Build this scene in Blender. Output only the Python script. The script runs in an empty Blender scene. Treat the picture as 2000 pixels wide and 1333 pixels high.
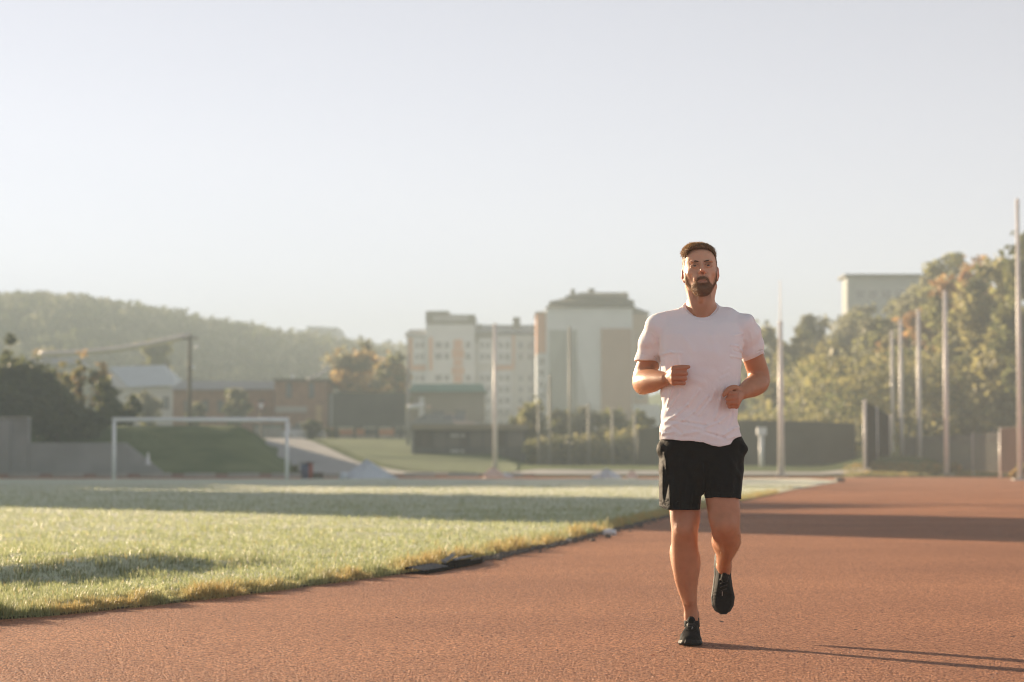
import bpy, math, random
import numpy as np
from mathutils import Vector, Matrix
rnd = random.Random(7)
rs = np.random.RandomState(11)
sc = bpy.context.scene
COL = sc.collection
# ------------------------------------------------------------------ camera
CAM_H, F_PX, TH = 0.83, 4722.0, math.radians(2.807)
cam_d = bpy.data.cameras.new('camera'); cam = bpy.data.objects.new('camera', cam_d); COL.objects.link(cam)
cam_d.sensor_width = 36; cam_d.lens = 85; cam_d.clip_start = 0.1; cam_d.clip_end = 4000
cam.location = (0, 0, CAM_H); cam.rotation_euler = (math.pi / 2 + TH, 0, 0)
cam_d.dof.use_dof = True; cam_d.dof.focus_distance = 10.88; cam_d.dof.aperture_fstop = 3.4
sc.camera = cam
# ------------------------------------------------------------------ light
SUN_EL, SUN_AZ = math.radians(11.0), math.radians(-42.0)      # azimuth measured from +Y towards +X
world = bpy.data.worlds.new('World'); sc.world = world; world.use_nodes = True
wn, wl = world.node_tree.nodes, world.node_tree.links
bg = wn['Background']
sky = wn.new('ShaderNodeTexSky'); sky.sky_type = 'NISHITA'; sky.sun_disc = False
sky.sun_elevation = SUN_EL; sky.sun_rotation = SUN_AZ
sky.altitude = 0; sky.air_density = 0.55; sky.dust_density = 0.1; sky.ozone_density = 3.0
hs = wn.new('ShaderNodeHueSaturation'); hs.inputs['Saturation'].default_value = 0.22
wb = wn.new('ShaderNodeMix'); wb.data_type = 'RGBA'; wb.blend_type = 'MULTIPLY'; wb.inputs['Factor'].default_value = 1
wb.inputs['B'].default_value = (1.03, 1.0, 1.03, 1)
wl.new(sky.outputs[0], hs.inputs['Color']); wl.new(hs.outputs[0], wb.inputs['A']); wl.new(wb.outputs['Result'], bg.inputs[0])
bg.inputs[1].default_value = 0.05
sd = bpy.data.lights.new('sun', 'SUN'); sun = bpy.data.objects.new('sun', sd); COL.objects.link(sun)
sd.energy = 5.0; sd.angle = math.radians(0.6); sd.color = (1.0, 0.77, 0.52)
SUNV = Vector((math.sin(SUN_AZ) * math.cos(SUN_EL), math.cos(SUN_AZ) * math.cos(SUN_EL), math.sin(SUN_EL)))
sun.rotation_euler = SUNV.to_track_quat('Z', 'Y').to_euler()
sc.view_settings.view_transform = 'Standard'; sc.view_settings.look = 'None'
sc.view_settings.exposure = 1.76; sc.view_settings.gamma = 1.0
sc.view_settings.use_curve_mapping = False
sc.cycles.use_denoising = True; sc.cycles.pixel_filter_type = 'BLACKMAN_HARRIS'; sc.cycles.filter_width = 1.05
sc.cycles.max_bounces = 8; sc.cycles.transparent_max_bounces = 12; sc.cycles.volume_bounces = 1
sc.cycles.sample_clamp_indirect = 6.0
sc.cycles.caustics_reflective = False; sc.cycles.caustics_refractive = False

# ------------------------------------------------------------------ helpers
def P(px, py, Y):
    """world point at distance Y (metres ahead) seen in the direction of photo position px, py"""
    s = (666.5 - py) / F_PX
    yy = math.cos(TH) - s * math.sin(TH); zz = math.sin(TH) + s * math.cos(TH)
    return (px - 1000.0) / F_PX * Y / yy, Y, CAM_H + zz * Y / yy
def G(px, py, z0=0.0):
    s = (666.5 - py) / F_PX
    yy = math.cos(TH) - s * math.sin(TH); zz = math.sin(TH) + s * math.cos(TH)
    t = (z0 - CAM_H) / zz
    return (px - 1000.0) / F_PX * t, yy * t
ORG = {}
def worg(o):
    return ORG.get(o.name, Vector((0, 0, 0))) if o else Vector((0, 0, 0))
def tag(o, label=None, cat=None, group=None, kind=None):
    if label: o['label'] = label
    if cat: o['category'] = cat
    if group: o['group'] = group
    if kind: o['kind'] = kind
    return o
def empty(name, loc, label=None, cat=None, group=None):
    o = bpy.data.objects.new(name, None); COL.objects.link(o); o.location = loc
    o.empty_display_size = 0.2
    ORG[o.name] = Vector(loc); return tag(o, label, cat, group)
def np_mesh(name, V, faces, mat, parent=None, smooth=False, colors=None, loops=None):
    """V (n,3) in world metres; faces: (m,k) array or list"""
    V = np.asarray(V, dtype=np.float32)
    org = np.array(worg(parent), dtype=np.float32)
    me = bpy.data.meshes.new(name)
    if isinstance(faces, np.ndarray) and faces.ndim == 2:
        k = faces.shape[1]; m = faces.shape[0]
        me.vertices.add(len(V)); me.vertices.foreach_set('co', (V - org).ravel())
        me.loops.add(m * k); me.loops.foreach_set('vertex_index', faces.astype(np.int32).ravel())
        me.polygons.add(m); me.polygons.foreach_set('loop_start', np.arange(0, m * k, k, dtype=np.int32))
        me.update(calc_edges=True)
    else:
        me.from_pydata([tuple(v) for v in (V - org)], [], [list(map(int, f)) for f in faces]); me.update()
    if smooth: me.polygons.foreach_set('use_smooth', np.ones(len(me.polygons), dtype=bool))
    if colors is not None:
        a = me.color_attributes.new('tint', 'FLOAT_COLOR', 'POINT')
        c = np.ones((len(V), 4), dtype=np.float32); c[:, :3] = colors
        a.data.foreach_set('color', c.ravel())
    if mat: me.materials.append(mat)
    me.validate()
    o = bpy.data.objects.new(name, me); COL.objects.link(o)
    if parent: o.parent = parent; ORG[o.name] = worg(parent)
    return o
class MB:
    def __init__(s): s.v = []; s.f = []
    def add(s, vs, fs):
        b = len(s.v); s.v += [tuple(v) for v in vs]; s.f += [tuple(b + i for i in f) for f in fs]; return s
    def box(s, x0, x1, y0, y1, z0, z1):
        return s.add([(x0,y0,z0),(x1,y0,z0),(x1,y1,z0),(x0,y1,z0),(x0,y0,z1),(x1,y0,z1),(x1,y1,z1),(x0,y1,z1)],
              [(0,3,2,1),(4,5,6,7),(0,1,5,4),(1,2,6,5),(2,3,7,6),(3,0,4,7)])
    def hull8(s, a, b):      # a, b: two quads (4 points each), joined
        return s.add(list(a) + list(b), [(3,2,1,0),(4,5,6,7),(0,1,5,4),(1,2,6,5),(2,3,7,6),(3,0,4,7)])
    def tube(s, pts, rad, n=8, cap=True):
        pts = [Vector(p) for p in pts]; R = rad if hasattr(rad, '__len__') else [rad] * len(pts)
        rings = []; b0 = len(s.v)
        for i, p in enumerate(pts):
            d = (pts[min(i + 1, len(pts) - 1)] - pts[max(i - 1, 0)]).normalized()
            up = Vector((0, 0, 1)) if abs(d.z) < 0.9 else Vector((1, 0, 0))
            a = d.cross(up).normalized(); b = d.cross(a).normalized()
            for k in range(n):
                t = 2 * math.pi * k / n
                s.v.append(tuple(p + a * (R[i] * math.cos(t)) + b * (R[i] * math.sin(t))))
        for i in range(len(pts) - 1):
            for k in range(n):
                k2 = (k + 1) % n
                s.f.append((b0 + i*n + k, b0 + i*n + k2, b0 + (i+1)*n + k2, b0 + (i+1)*n + k))
        if cap:
            s.f.append(tuple(b0 + k for k in range(n))[::-1]); s.f.append(tuple(b0 + (len(pts)-1)*n + k for k in range(n)))
        return s
    def prism(s, poly, y0, y1):     # poly in (x,z), extruded in y
        n = len(poly)
        vs = [(x, y0, z) for x, z in poly] + [(x, y1, z) for x, z in poly]
        return s.add(vs, [tuple(range(n)), tuple(range(2*n-1, n-1, -1))] + [(i, i+n, (i+1) % n + n, (i+1) % n) for i in range(n)])
    def build(s, name, mat, parent=None, smooth=False, bevel=0):
        o = np_mesh(name, np.array(s.v), s.f, mat, parent, smooth)
        if bevel:
            m = o.modifiers.new('bevel', 'BEVEL'); m.width = bevel; m.segments = 1
        return o
def copy_tree(o, parent=None, loc=None):
    c = o.copy(); COL.objects.link(c)
    if parent: c.parent = parent
    if loc is not None: c.location = loc
    for ch in list(o.children): copy_tree(ch, c)
    return c
def sstep(a, b, x):
    t = np.clip((x - a) / (b - a), 0, 1); return t * t * (3 - 2 * t)
def vnoise(x, y, seed=0):
    xi = np.floor(x).astype(np.int64); yi = np.floor(y).astype(np.int64); fx = x - xi; fy = y - yi
    fx = fx*fx*(3-2*fx); fy = fy*fy*(3-2*fy)
    def hsh(a, b):
        n = (a * 374761393 + b * 668265263 + seed * 1442695041) & 0x7fffffff
        n = ((n ^ (n >> 13)) * 1274126177) & 0x7fffffff
        return ((n ^ (n >> 16)) & 0xffff) / 65535.0
    return (hsh(xi, yi)*(1-fx) + hsh(xi+1, yi)*fx)*(1-fy) + (hsh(xi, yi+1)*(1-fx) + hsh(xi+1, yi+1)*fx)*fy
def fbm(x, y, o=4, seed=0):
    s = 0; a = 0.5
    for i in range(o): s = s + a * vnoise(x * 2**i, y * 2**i, seed + i); a *= 0.5
    return s

# ------------------------------------------------------------------ materials
def new_mat(name):
    m = bpy.data.materials.new(name); m.use_nodes = True
    return m, m.node_tree.nodes, m.node_tree.links, m.node_tree.nodes['Principled BSDF']
def mat(name, c, rough=0.7, var=0.15, scale=3.0, bump=0.0, bscale=None, metal=0.0, spec=0.5, stretch=(1,1,1), c2=None):
    m, n, l, b = new_mat(name)
    tc = n.new('ShaderNodeTexCoord'); mp = n.new('ShaderNodeMapping'); mp.inputs['Scale'].default_value = stretch
    l.new(tc.outputs['Object'], mp.inputs[0])
    nz = n.new('ShaderNodeTexNoise'); nz.inputs['Scale'].default_value = scale; nz.inputs['Detail'].default_value = 6
    l.new(mp.outputs[0], nz.inputs['Vector'])
    cr = n.new('ShaderNodeValToRGB'); cr.color_ramp.elements[0].position = 0.3; cr.color_ramp.elements[1].position = 0.7
    d = c2 if c2 else tuple(x * (1 + var) for x in c)
    cr.color_ramp.elements[0].color = (*[x * (1 - var) for x in c], 1); cr.color_ramp.elements[1].color = (*d, 1)
    l.new(nz.outputs['Fac'], cr.inputs[0]); l.new(cr.outputs[0], b.inputs['Base Color'])
    b.inputs['Roughness'].default_value = rough; b.inputs['Metallic'].default_value = metal
    b.inputs['Specular IOR Level'].default_value = spec
    if bump:
        n2 = n.new('ShaderNodeTexNoise'); n2.inputs['Scale'].default_value = bscale or scale * 8; n2.inputs['Detail'].default_value = 5
        l.new(mp.outputs[0], n2.inputs['Vector'])
        bp = n.new('ShaderNodeBump'); bp.inputs['Strength'].default_value = 1.0; bp.inputs['Distance'].default_value = bump
        l.new(n2.outputs['Fac'], bp.inputs['Height']); l.new(bp.outputs[0], b.inputs['Normal'])
    return m
def leaf_mat(name, trans=0.45, rough=0.55, gain=1.0, spec=0.3):
    m, n, l, b = new_mat(name)
    at = n.new('ShaderNodeAttribute'); at.attribute_name = 'tint'
    l.new(at.outputs['Color'], b.inputs['Base Color']); b.inputs['Roughness'].default_value = rough
    b.inputs['Specular IOR Level'].default_value = spec
    tr = n.new('ShaderNodeBsdfTranslucent'); mx = n.new('ShaderNodeMixShader'); mx.inputs[0].default_value = trans
    l.new(at.outputs['Color'], tr.inputs['Color'])
    out = n['Material Output']
    l.new(b.outputs[0], mx.inputs[1]); l.new(tr.outputs[0], mx.inputs[2]); l.new(mx.outputs[0], out.inputs['Surface'])
    return m
M = {}
M['leaf'] = leaf_mat('leaf', 0.5)
M['bark'] = mat('bark', (0.09, 0.07, 0.05), 0.9, 0.3, 6, 0.02)
M['concrete'] = mat('concrete', (0.33, 0.34, 0.34), 0.85, 0.18, 0.6, 0.004, 20)
M['pale_concrete'] = mat('pale_concrete', (0.42, 0.40, 0.38), 0.85, 0.18, 1.2, 0.004, 20)
M['white_paint'] = mat('white_paint', (0.84, 0.87, 0.90), 0.45, 0.06, 4)
M['pole_paint'] = mat('pole_paint', (0.78, 0.72, 0.68), 0.45, 0.08, 3)
M['brick'] = mat('brick', (0.32, 0.19, 0.13), 0.9, 0.2, 2.0, 0.01)
M['cream'] = mat('cream_plaster', (0.55, 0.56, 0.55), 0.9, 0.06, 0.5)
M['white_plaster'] = mat('white_plaster', (0.66, 0.69, 0.72), 0.9, 0.05, 0.5)
M['orange'] = mat('orange_plaster', (0.62, 0.33, 0.2), 0.9, 0.08, 0.5)
M['brown_panel'] = mat('brown_panel', (0.36, 0.22, 0.15), 0.9, 0.08, 0.5)
M['grey_panel'] = mat('grey_panel', (0.33, 0.36, 0.34), 0.9, 0.08, 0.5)
M['roof_dark'] = mat('dark_roof', (0.12, 0.115, 0.09), 0.8, 0.15, 1.0)
M['roof_slate'] = mat('slate_roof', (0.34, 0.35, 0.36), 0.6, 0.1, 1.0)
M['roof_white'] = mat('white_roof', (0.55, 0.63, 0.70), 0.5, 0.08, 1.0)
M['roof_green'] = mat('green_roof', (0.10, 0.27, 0.22), 0.6, 0.1, 1.0)
M['glass'] = mat('window_glass', (0.12, 0.14, 0.16), 0.15, 0.1, 1.0, spec=0.6)
M['dark_cloth'] = mat('dark_screen_mesh', (0.075, 0.075, 0.05), 0.9, 0.2, 0.8)
M['dark_grey'] = mat('dark_grey_board', (0.115, 0.12, 0.11), 0.8, 0.15, 0.8)
M['dark_metal'] = mat('dark_metal', (0.08, 0.08, 0.075), 0.6, 0.2, 3)
M['dark_wood'] = mat('dark_wood', (0.10, 0.085, 0.065), 0.85, 0.3, 2, stretch=(4, 4, .5))
M['wire'] = mat('fence_wire', (0.28, 0.29, 0.27), 0.5, 0.1, 3)
M['green_paint'] = mat('green_paint', (0.05, 0.12, 0.08), 0.6, 0.2, 3)
M['path'] = mat('asphalt_path', (0.42, 0.42, 0.41), 0.9, 0.1, 0.8, 0.004, 30)
M['sheet'] = mat('pale_sheeting', (0.58, 0.64, 0.72), 0.5, 0.1, 2, 0.02, 6)
M['pink_sheet'] = mat('pinkish_sheeting', (0.72, 0.58, 0.5), 0.5, 0.1, 2, 0.02, 6)
M['stone'] = mat('stone', (0.42, 0.38, 0.33), 0.8, 0.3, 20, 0.004, 60)
M['dark_stone'] = mat('dark_stone', (0.12, 0.11, 0.10), 0.85, 0.3, 20, 0.004, 60)
M['red_kerb'] = mat('red_kerb', (0.33, 0.21, 0.18), 0.85, 0.15, 2)
M['blue_paint'] = mat('blue_paint', (0.06, 0.09, 0.2), 0.5, 0.1, 2)
M['red_paint'] = mat('red_paint', (0.3, 0.06, 0.04), 0.5, 0.1, 2)
# ------------------------------------------------------------------ terrain
def terr(X, Y):
    X = np.asarray(X, float); Y = np.asarray(Y, float)
    u = X / np.maximum(Y, 1) * F_PX + 1000
    left = 1 - sstep(960, 1060, u)
    h = left * sstep(122, 175, Y) * 2.3
    h = h + (1 - left) * sstep(118, 130, Y) * 0.5
    # grass bank behind the goal
    m = np.exp(-(((u - 335) / 150) ** 4)) * sstep(121, 134, Y) * (1 - sstep(160, 185, Y)) * 0 
    mound = (1 - sstep(470, 590, u)) * sstep(-200, 80, u) * sstep(122.5, 137, Y) * 2.75
    h = np.where(u < 620, np.maximum(h, mound), h)
    # right: low rise, then the wooded hillside
    r = sstep(1600, 1700, u) * sstep(113, 127, Y) * 0.45
    h = h + r
    hill = sstep(14, 40, X) * np.clip(Y - 128, 0, 160) * 0.052
    h = h + hill
    # far wooded ridge on the left
    v = np.interp(u, [-600, 0, 130, 250, 380, 500, 620, 700, 790, 900, 1100, 1500], [64, 57, 56, 52, 46, 43, 39, 36, 34, 30, 22, 14])
    far = sstep(300, 480, Y) * v * 0.46
    return h + far - 0.05 * (1 - sstep(112, 118, Y))
ys = np.concatenate([np.linspace(-20, 110, 14), np.linspace(112, 190, 79), np.linspace(195, 400, 30), np.linspace(412, 610, 24)])
xs0 = np.linspace(-1, 1, 161)
YY, UU = np.meshgrid(ys, xs0, indexing='ij')
XX = UU * (25 + np.maximum(YY, 0) * 0.42)
ZZ = terr(XX, YY)
nr, nc = YY.shape
def grid_faces(nr, nc):
    i = np.arange(nr - 1)[:, None] * nc + np.arange(nc - 1)[None, :]
    return np.stack([i, i + 1, i + nc + 1, i + nc], -1).reshape(-1, 4)
gm, n, l, b = new_mat('rough_grass_ground')
nz = n.new('ShaderNodeTexNoise'); nz.inputs['Scale'].default_value = 0.35; nz.inputs['Detail'].default_value = 8
tc = n.new('ShaderNodeTexCoord'); l.new(tc.outputs['Object'], nz.inputs['Vector'])
cr = n.new('ShaderNodeValToRGB'); cr.color_ramp.elements[0].color = (0.10, 0.145, 0.05, 1); cr.color_ramp.elements[1].color = (0.19, 0.23, 0.10, 1)
cr.color_ramp.elements[0].position = .35; cr.color_ramp.elements[1].position = .65
l.new(nz.outputs['Fac'], cr.inputs[0]); l.new(cr.outputs[0], b.inputs['Base Color']); b.inputs['Roughness'].default_value = 0.95
b.inputs['Specular IOR Level'].default_value = .1
n2 = n.new('ShaderNodeTexNoise'); n2.inputs['Scale'].default_value = 6; bp = n.new('ShaderNodeBump'); bp.inputs['Distance'].default_value = .15
l.new(tc.outputs['Object'], n2.inputs['Vector']); l.new(n2.outputs['Fac'], bp.inputs['Height']); l.new(bp.outputs[0], b.inputs['Normal'])
tag(np_mesh('ground', np.stack([XX, YY, ZZ], -1).reshape(-1, 3), grid_faces(nr, nc), gm, smooth=True), kind='structure')

# ------------------------------------------------------------------ track
tm, n, l, b = new_mat('red_rubber_track')
tc = n.new('ShaderNodeTexCoord')
big = n.new('ShaderNodeTexNoise'); big.inputs['Scale'].default_value = 0.35; big.inputs['Detail'].default_value = 5
fine = n.new('ShaderNodeTexNoise'); fine.inputs['Scale'].default_value = 38; fine.inputs['Detail'].default_value = 3; fine.inputs['Roughness'].default_value = .7
vor = n.new('ShaderNodeTexVoronoi'); vor.inputs['Scale'].default_value = 100
for t in (big, fine, vor): l.new(tc.outputs['Object'], t.inputs['Vector'])
cr = n.new('ShaderNodeValToRGB'); cr.color_ramp.elements[0].position = .12; cr.color_ramp.elements[1].position = .88
cr.color_ramp.elements[0].color = (0.13, 0.033, 0.016, 1); cr.color_ramp.elements[1].color = (0.92, 0.44, 0.24, 1)
gr = n.new('ShaderNodeSeparateColor'); l.new(vor.outputs['Color'], gr.inputs[0])
gm_ = n.new('ShaderNodeMath'); gm_.operation = 'MULTIPLY_ADD'; gm_.inputs[1].default_value = .55; gm2 = n.new('ShaderNodeMath'); gm2.operation = 'MULTIPLY_ADD'; gm2.inputs[1].default_value = .9; gm2.inputs[2].default_value = -.22
l.new(fine.outputs['Fac'], gm2.inputs[0]); l.new(gr.outputs[0], gm_.inputs[0]); l.new(gm2.outputs[0], gm_.inputs[2]); l.new(gm_.outputs[0], cr.inputs[0])
mx = n.new('ShaderNodeMix'); mx.data_type = 'RGBA'; mx.blend_type = 'MULTIPLY'; mx.inputs['Factor'].default_value = 1.0
cr2 = n.new('ShaderNodeValToRGB'); cr2.color_ramp.elements[0].position = .3; cr2.color_ramp.elements[1].position = .7
cr2.color_ramp.elements[0].color = (0.82, 0.80, 0.80, 1); cr2.color_ramp.elements[1].color = (1.1, 1.1, 1.08, 1)
l.new(big.outputs['Fac'], cr2.inputs[0]); l.new(cr.outputs[0], mx.inputs['A']); l.new(cr2.outputs[0], mx.inputs['B'])
l.new(mx.outputs['Result'], b.inputs['Base Color'])
b.inputs['Roughness'].default_value = 0.6; b.inputs['Specular IOR Level'].default_value = 0.09
mm = n.new('ShaderNodeMath'); mm.operation = 'ADD'; ml = n.new('ShaderNodeMath'); ml.operation = 'MULTIPLY'; ml.inputs[1].default_value = -1.1
l.new(vor.outputs['Distance'], ml.inputs[0]); l.new(ml.outputs[0], mm.inputs[0]); l.new(fine.outputs['Fac'], mm.inputs[1])
bp = n.new('ShaderNodeBump'); bp.inputs['Distance'].default_value = 0.022; bp.inputs['Strength'].default_value = 1
l.new(mm.outputs[0], bp.inputs['Height']); l.new(bp.outputs[0], b.inputs['Normal'])
EDGE_PX = [(-700, 1290), (-300, 1240), (0, 1210), (130, 1200), (300, 1182), (450, 1165), (600, 1145), (700, 1132), (800, 1119), (900, 1100), (1000, 1080), (1100, 1059), (1200, 1034), (1300, 1009), (1380, 992), (1450, 978), (1560, 955), (1640, 941)]
EDGE = np.array([G(*p) for p in EDGE_PX])
_o = np.argsort(EDGE[:, 1]); EX, EY = EDGE[_o, 0], EDGE[_o, 1]
def edge_x(Y):
    x = np.interp(Y, EY, EX)
    return x + 0.03 * (fbm(np.asarray(Y) * 3.0, np.asarray(Y) * 0, 3, 5) - .45)
ty = np.concatenate([np.linspace(-15, 8, 6), np.linspace(9, 115, 40)])
V = []; 
for y in ty:
    for x in np.linspace(-1, 1, 21): V.append((x * (30 + max(y, 0) * .25), y, 0.0 if y < 112 else -.0))
tag(np_mesh('running_track', np.array(V), grid_faces(len(ty), 21), tm), kind='structure')

# ------------------------------------------------------------------ infield
A1 = np.array(G(-60, 1166)); A2 = np.array(G(560, 1110))
def infield_h(X, Y):
    d = (A2 - A1) / np.linalg.norm(A2 - A1); rx, ry = X - A1[0], Y - A1[1]
    t = rx * d[0] + ry * d[1]; s = -rx * d[1] + ry * d[0]      # s > 0 behind the line
    L = np.linalg.norm(A2 - A1)
    wob = 0.35 * (fbm(t * 0.9, t * 0 + 3, 3, 9) - .45)
    fade = 1 - sstep(L - 1.6, L + .1, t)
    h = 0.048 + 0.12 * sstep(-0.05, 0.32, s + wob) * fade * (1 - 0.75 * sstep(1.0, 7, s))
    h = h + 0.05 * (fbm(X * .9, Y * .9, 3, 2) - .45) * sstep(0.0, 1.5, edge_x(Y) - X)
    de = edge_x(Y) - X
    return .010 + (h - .010) * sstep(0, .34, de + .10 * (fbm(X * 4, Y * 3, 2, 8) - .4))
iy = np.concatenate([np.linspace(2, 12, 12), 12 * np.exp(np.linspace(0, math.log(99 / 12.), 220))[1:]])
nu = 140
V = np.zeros((len(iy), nu + 1, 3))
for i, y in enumerate(iy):
    ex = float(edge_x(y)) if y < 93 else 12.4
    x0 = -(12 + .5 * y)
    t = 1 - (1 - np.linspace(0, 1, nu)) ** 1.7
    X = x0 + (ex - x0) * t
    V[i, :nu, 0] = X; V[i, :nu, 1] = y; V[i, :nu, 2] = infield_h(X, np.full(nu, y))
    V[i, nu] = (ex + .05, y, -0.01)
im, n, l, b = new_mat('dewy_turf')
tc = n.new('ShaderNodeTexCoord'); mp = n.new('ShaderNodeMapping'); mp.inputs['Scale'].default_value = (1, .35, 1)
l.new(tc.outputs['Object'], mp.inputs[0])
a = n.new('ShaderNodeTexNoise'); a.inputs['Scale'].default_value = 0.5; a.inputs['Detail'].default_value = 7
c_ = n.new('ShaderNodeTexNoise'); c_.inputs['Scale'].default_value = 60; c_.inputs['Detail'].default_value = 4
l.new(mp.outputs[0], a.inputs['Vector']); l.new(tc.outputs['Object'], c_.inputs['Vector'])
cr = n.new('ShaderNodeValToRGB'); cr.color_ramp.elements[0].position = .32; cr.color_ramp.elements[1].position = .68
cr.color_ramp.elements[0].color = (0.33, 0.47, 0.27, 1); cr.color_ramp.elements[1].color = (0.49, 0.60, 0.38, 1)
l.new(a.outputs['Fac'], cr.inputs[0]); l.new(cr.outputs[0], b.inputs['Base Color'])
b.inputs['Roughness'].default_value = 0.6; b.inputs['Specular IOR Level'].default_value = .5
try: b.inputs['Sheen Weight'].default_value = 1.0; b.inputs['Sheen Roughness'].default_value = .35; b.inputs['Sheen Tint'].default_value = (1, .97, .9, 1)
except Exception: pass
bp = n.new('ShaderNodeBump'); bp.inputs['Distance'].default_value = .03
l.new(c_.outputs['Fac'], bp.inputs['Height']); l.new(bp.outputs[0], b.inputs['Normal'])
to = tag(np_mesh('infield_turf', V.reshape(-1, 3), grid_faces(len(iy), nu + 1), im, smooth=True), kind='structure')
to.data.materials.append(mat('dark_soil', (.05, .035, .022), .95, .3, 12, .01, 60, spec=.1))
mi = np.zeros(len(to.data.polygons), dtype=np.int32); mi[nu - 1::nu] = 1; to.data.polygons.foreach_set('material_index', mi)

# grass blades: one mass
N = 290000
yy = 1 / (1 / 11.5 + (1 / 75. - 1 / 11.5) * rs.rand(N))
exx = edge_x(yy); xl = -.225 * yy - 1.2
xx = xl + (exx - xl) * rs.rand(N)
NF = 60000                                     # denser fringe along the kerb-less edge
y2 = 1 / (1 / 11.5 + (1 / 60. - 1 / 11.5) * rs.rand(NF)); e2 = edge_x(y2)
x2 = e2 + .05 * rs.rand(NF) - np.abs(rs.randn(NF)) * .13 + .04 * (fbm(y2 * 5, y2 * 0, 3, 3) - .4)
keep = x2 > -.225 * y2 - 1.2
xx = np.concatenate([xx, x2[keep]]); yy = np.concatenate([yy, y2[keep]]); N = len(xx)
de = edge_x(yy) - xx
zz = np.where(de > 0, infield_h(xx, yy), 0.0) - .004
sc_ = (yy / 13.0) ** .75
patch = fbm(xx * 1.6, yy * 1.2, 3, 21)
tuft = fbm(xx * 9, yy * 6.5, 3, 77)
hgt = (0.009 + .032 * rs.rand(N) ** 1.6) * (.45 + 2.6 * np.clip(tuft - .30, 0, 1)) * (.7 + .9 * patch) * np.minimum(sc_, 1.5)
fr = np.exp(-(np.clip(de, 0, 9) / .22) ** 2)
hgt = hgt * (1 + fr * 1.1) * np.where(de < .01, .6, 1)
# the slope of the little step carries longer, darker grass; the blade colour also takes in its shade
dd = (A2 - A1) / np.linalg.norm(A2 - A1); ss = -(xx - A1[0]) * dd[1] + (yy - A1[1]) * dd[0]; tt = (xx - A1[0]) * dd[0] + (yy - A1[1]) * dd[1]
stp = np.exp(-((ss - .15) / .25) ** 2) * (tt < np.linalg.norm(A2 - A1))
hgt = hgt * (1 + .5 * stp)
ang = rs.rand(N) * 2 * np.pi; lean = (.15 + .6 * rs.rand(N)) * hgt
wid = .0017 * sc_ * (0.7 + .6 * rs.rand(N))
dx, dy = np.cos(ang), np.sin(ang); sx, sy = -dy * wid, dx * wid
b0 = np.stack([xx - sx, yy - sy, zz], -1); b1 = np.stack([xx + sx, yy + sy, zz], -1)
m0 = np.stack([xx + dx*lean*.35 - sx*.8, yy + dy*lean*.35 - sy*.8, zz + hgt*.6], -1); m1 = np.stack([xx + dx*lean*.35 + sx*.8, yy + dy*lean*.35 + sy*.8, zz + hgt*.6], -1)
tp = np.stack([xx + dx * lean, yy + dy * lean, zz + hgt * (1 - .25 * rs.rand(N))], -1)
V = np.stack([b0, b1, m0, m1, tp], 1).reshape(-1, 3)
i0 = np.arange(N) * 5
F = np.concatenate([np.stack([i0, i0+1, i0+3], -1), np.stack([i0, i0+3, i0+2], -1), np.stack([i0+2, i0+3, i0+4], -1)])
k = rs.rand(N)[:, None]
base = np.array([.22, .27, .11]) * (1 - k) + np.array([.53, .55, .31]) * k
dry = np.array([.56, .40, .16])
w = np.clip(fr * (.25 + .75 * rs.rand(N)) * 1.1 * sstep(.3, .55, fbm(xx * 2, yy * 1.5, 2, 33) + .15) + (rs.rand(N) < .04) * .7, 0, 1)[:, None]
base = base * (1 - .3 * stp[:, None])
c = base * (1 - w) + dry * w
c = np.repeat(c, 5, 0); 
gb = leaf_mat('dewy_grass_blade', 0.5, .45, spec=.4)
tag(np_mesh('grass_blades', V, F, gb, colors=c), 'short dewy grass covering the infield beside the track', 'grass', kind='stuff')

# path, embankment trim, lawn
def ribbon(name, left, right, lift, mt, sub=12, kind='structure'):
    """left/right: lists of (px,Y); draped on the terrain"""
    V = []
    L = [np.array((( u - 1000) / F_PX * y, y)) for u, y in left]; R = [np.array(((u - 1000) / F_PX * y, y)) for u, y in right]
    for i in range(len(L) - 1):
        for s in range(sub):
            t = s / sub; a = L[i]*(1-t) + L[i+1]*t; b_ = R[i]*(1-t) + R[i+1]*t
            for q in np.linspace(0, 1, 9):
                p = a*(1-q) + b_*q; V.append((p[0], p[1], float(terr(p[0], p[1])) + lift))
    V = np.array(V); return tag(np_mesh(name, V, grid_faces(len(V)//9, 9), mt, smooth=True), kind=kind)
ribbon('footpath', [(1700, 117.5), (1000, 118.5), (700, 121), (600, 126), (530, 150), (500, 178)],
       [(1700, 121), (1000, 124), (800, 128), (700, 140), (600, 165), (560, 188)], .10, M['path'], 14)
lm = mat('lawn_grass', (0.14, 0.19, 0.07), .9, .2, .5, .05, 8)  # plain mid green, varied at random
ribbon('lawn', [(1010, 126), (810, 131), (715, 143), (615, 168), (575, 190)], [(1010, 138), (810, 190), (810, 192), (810, 196), (810, 200)], .06, lm, 8)
# ------------------------------------------------------------------ helpers for placed things
def X_(u, Y): return (u - 1000) / F_PX * Y
def Z_(v, Y, u=1000): return P(u, v, Y)[2]
def gz(u, Y): return float(terr(X_(u, Y), Y))
def boxpx(mb, u0, u1, v0, v1, Y, depth, off=0.0):
    """box whose front face at distance Y spans photo columns u0..u1, rows v0 (top)..v1"""
    z1, z0 = Z_(v0, Y), Z_(v1, Y)
    return mb.box(X_(u0, Y), X_(u1, Y), Y - off, Y + depth, z0, z1)
def part_px(name, mt, parent, u0, u1, v0, v1, Y, depth, off=0.0):
    m = MB(); boxpx(m, u0, u1, v0, v1, Y, depth, off); return m.build(name, mt, parent)

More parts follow.
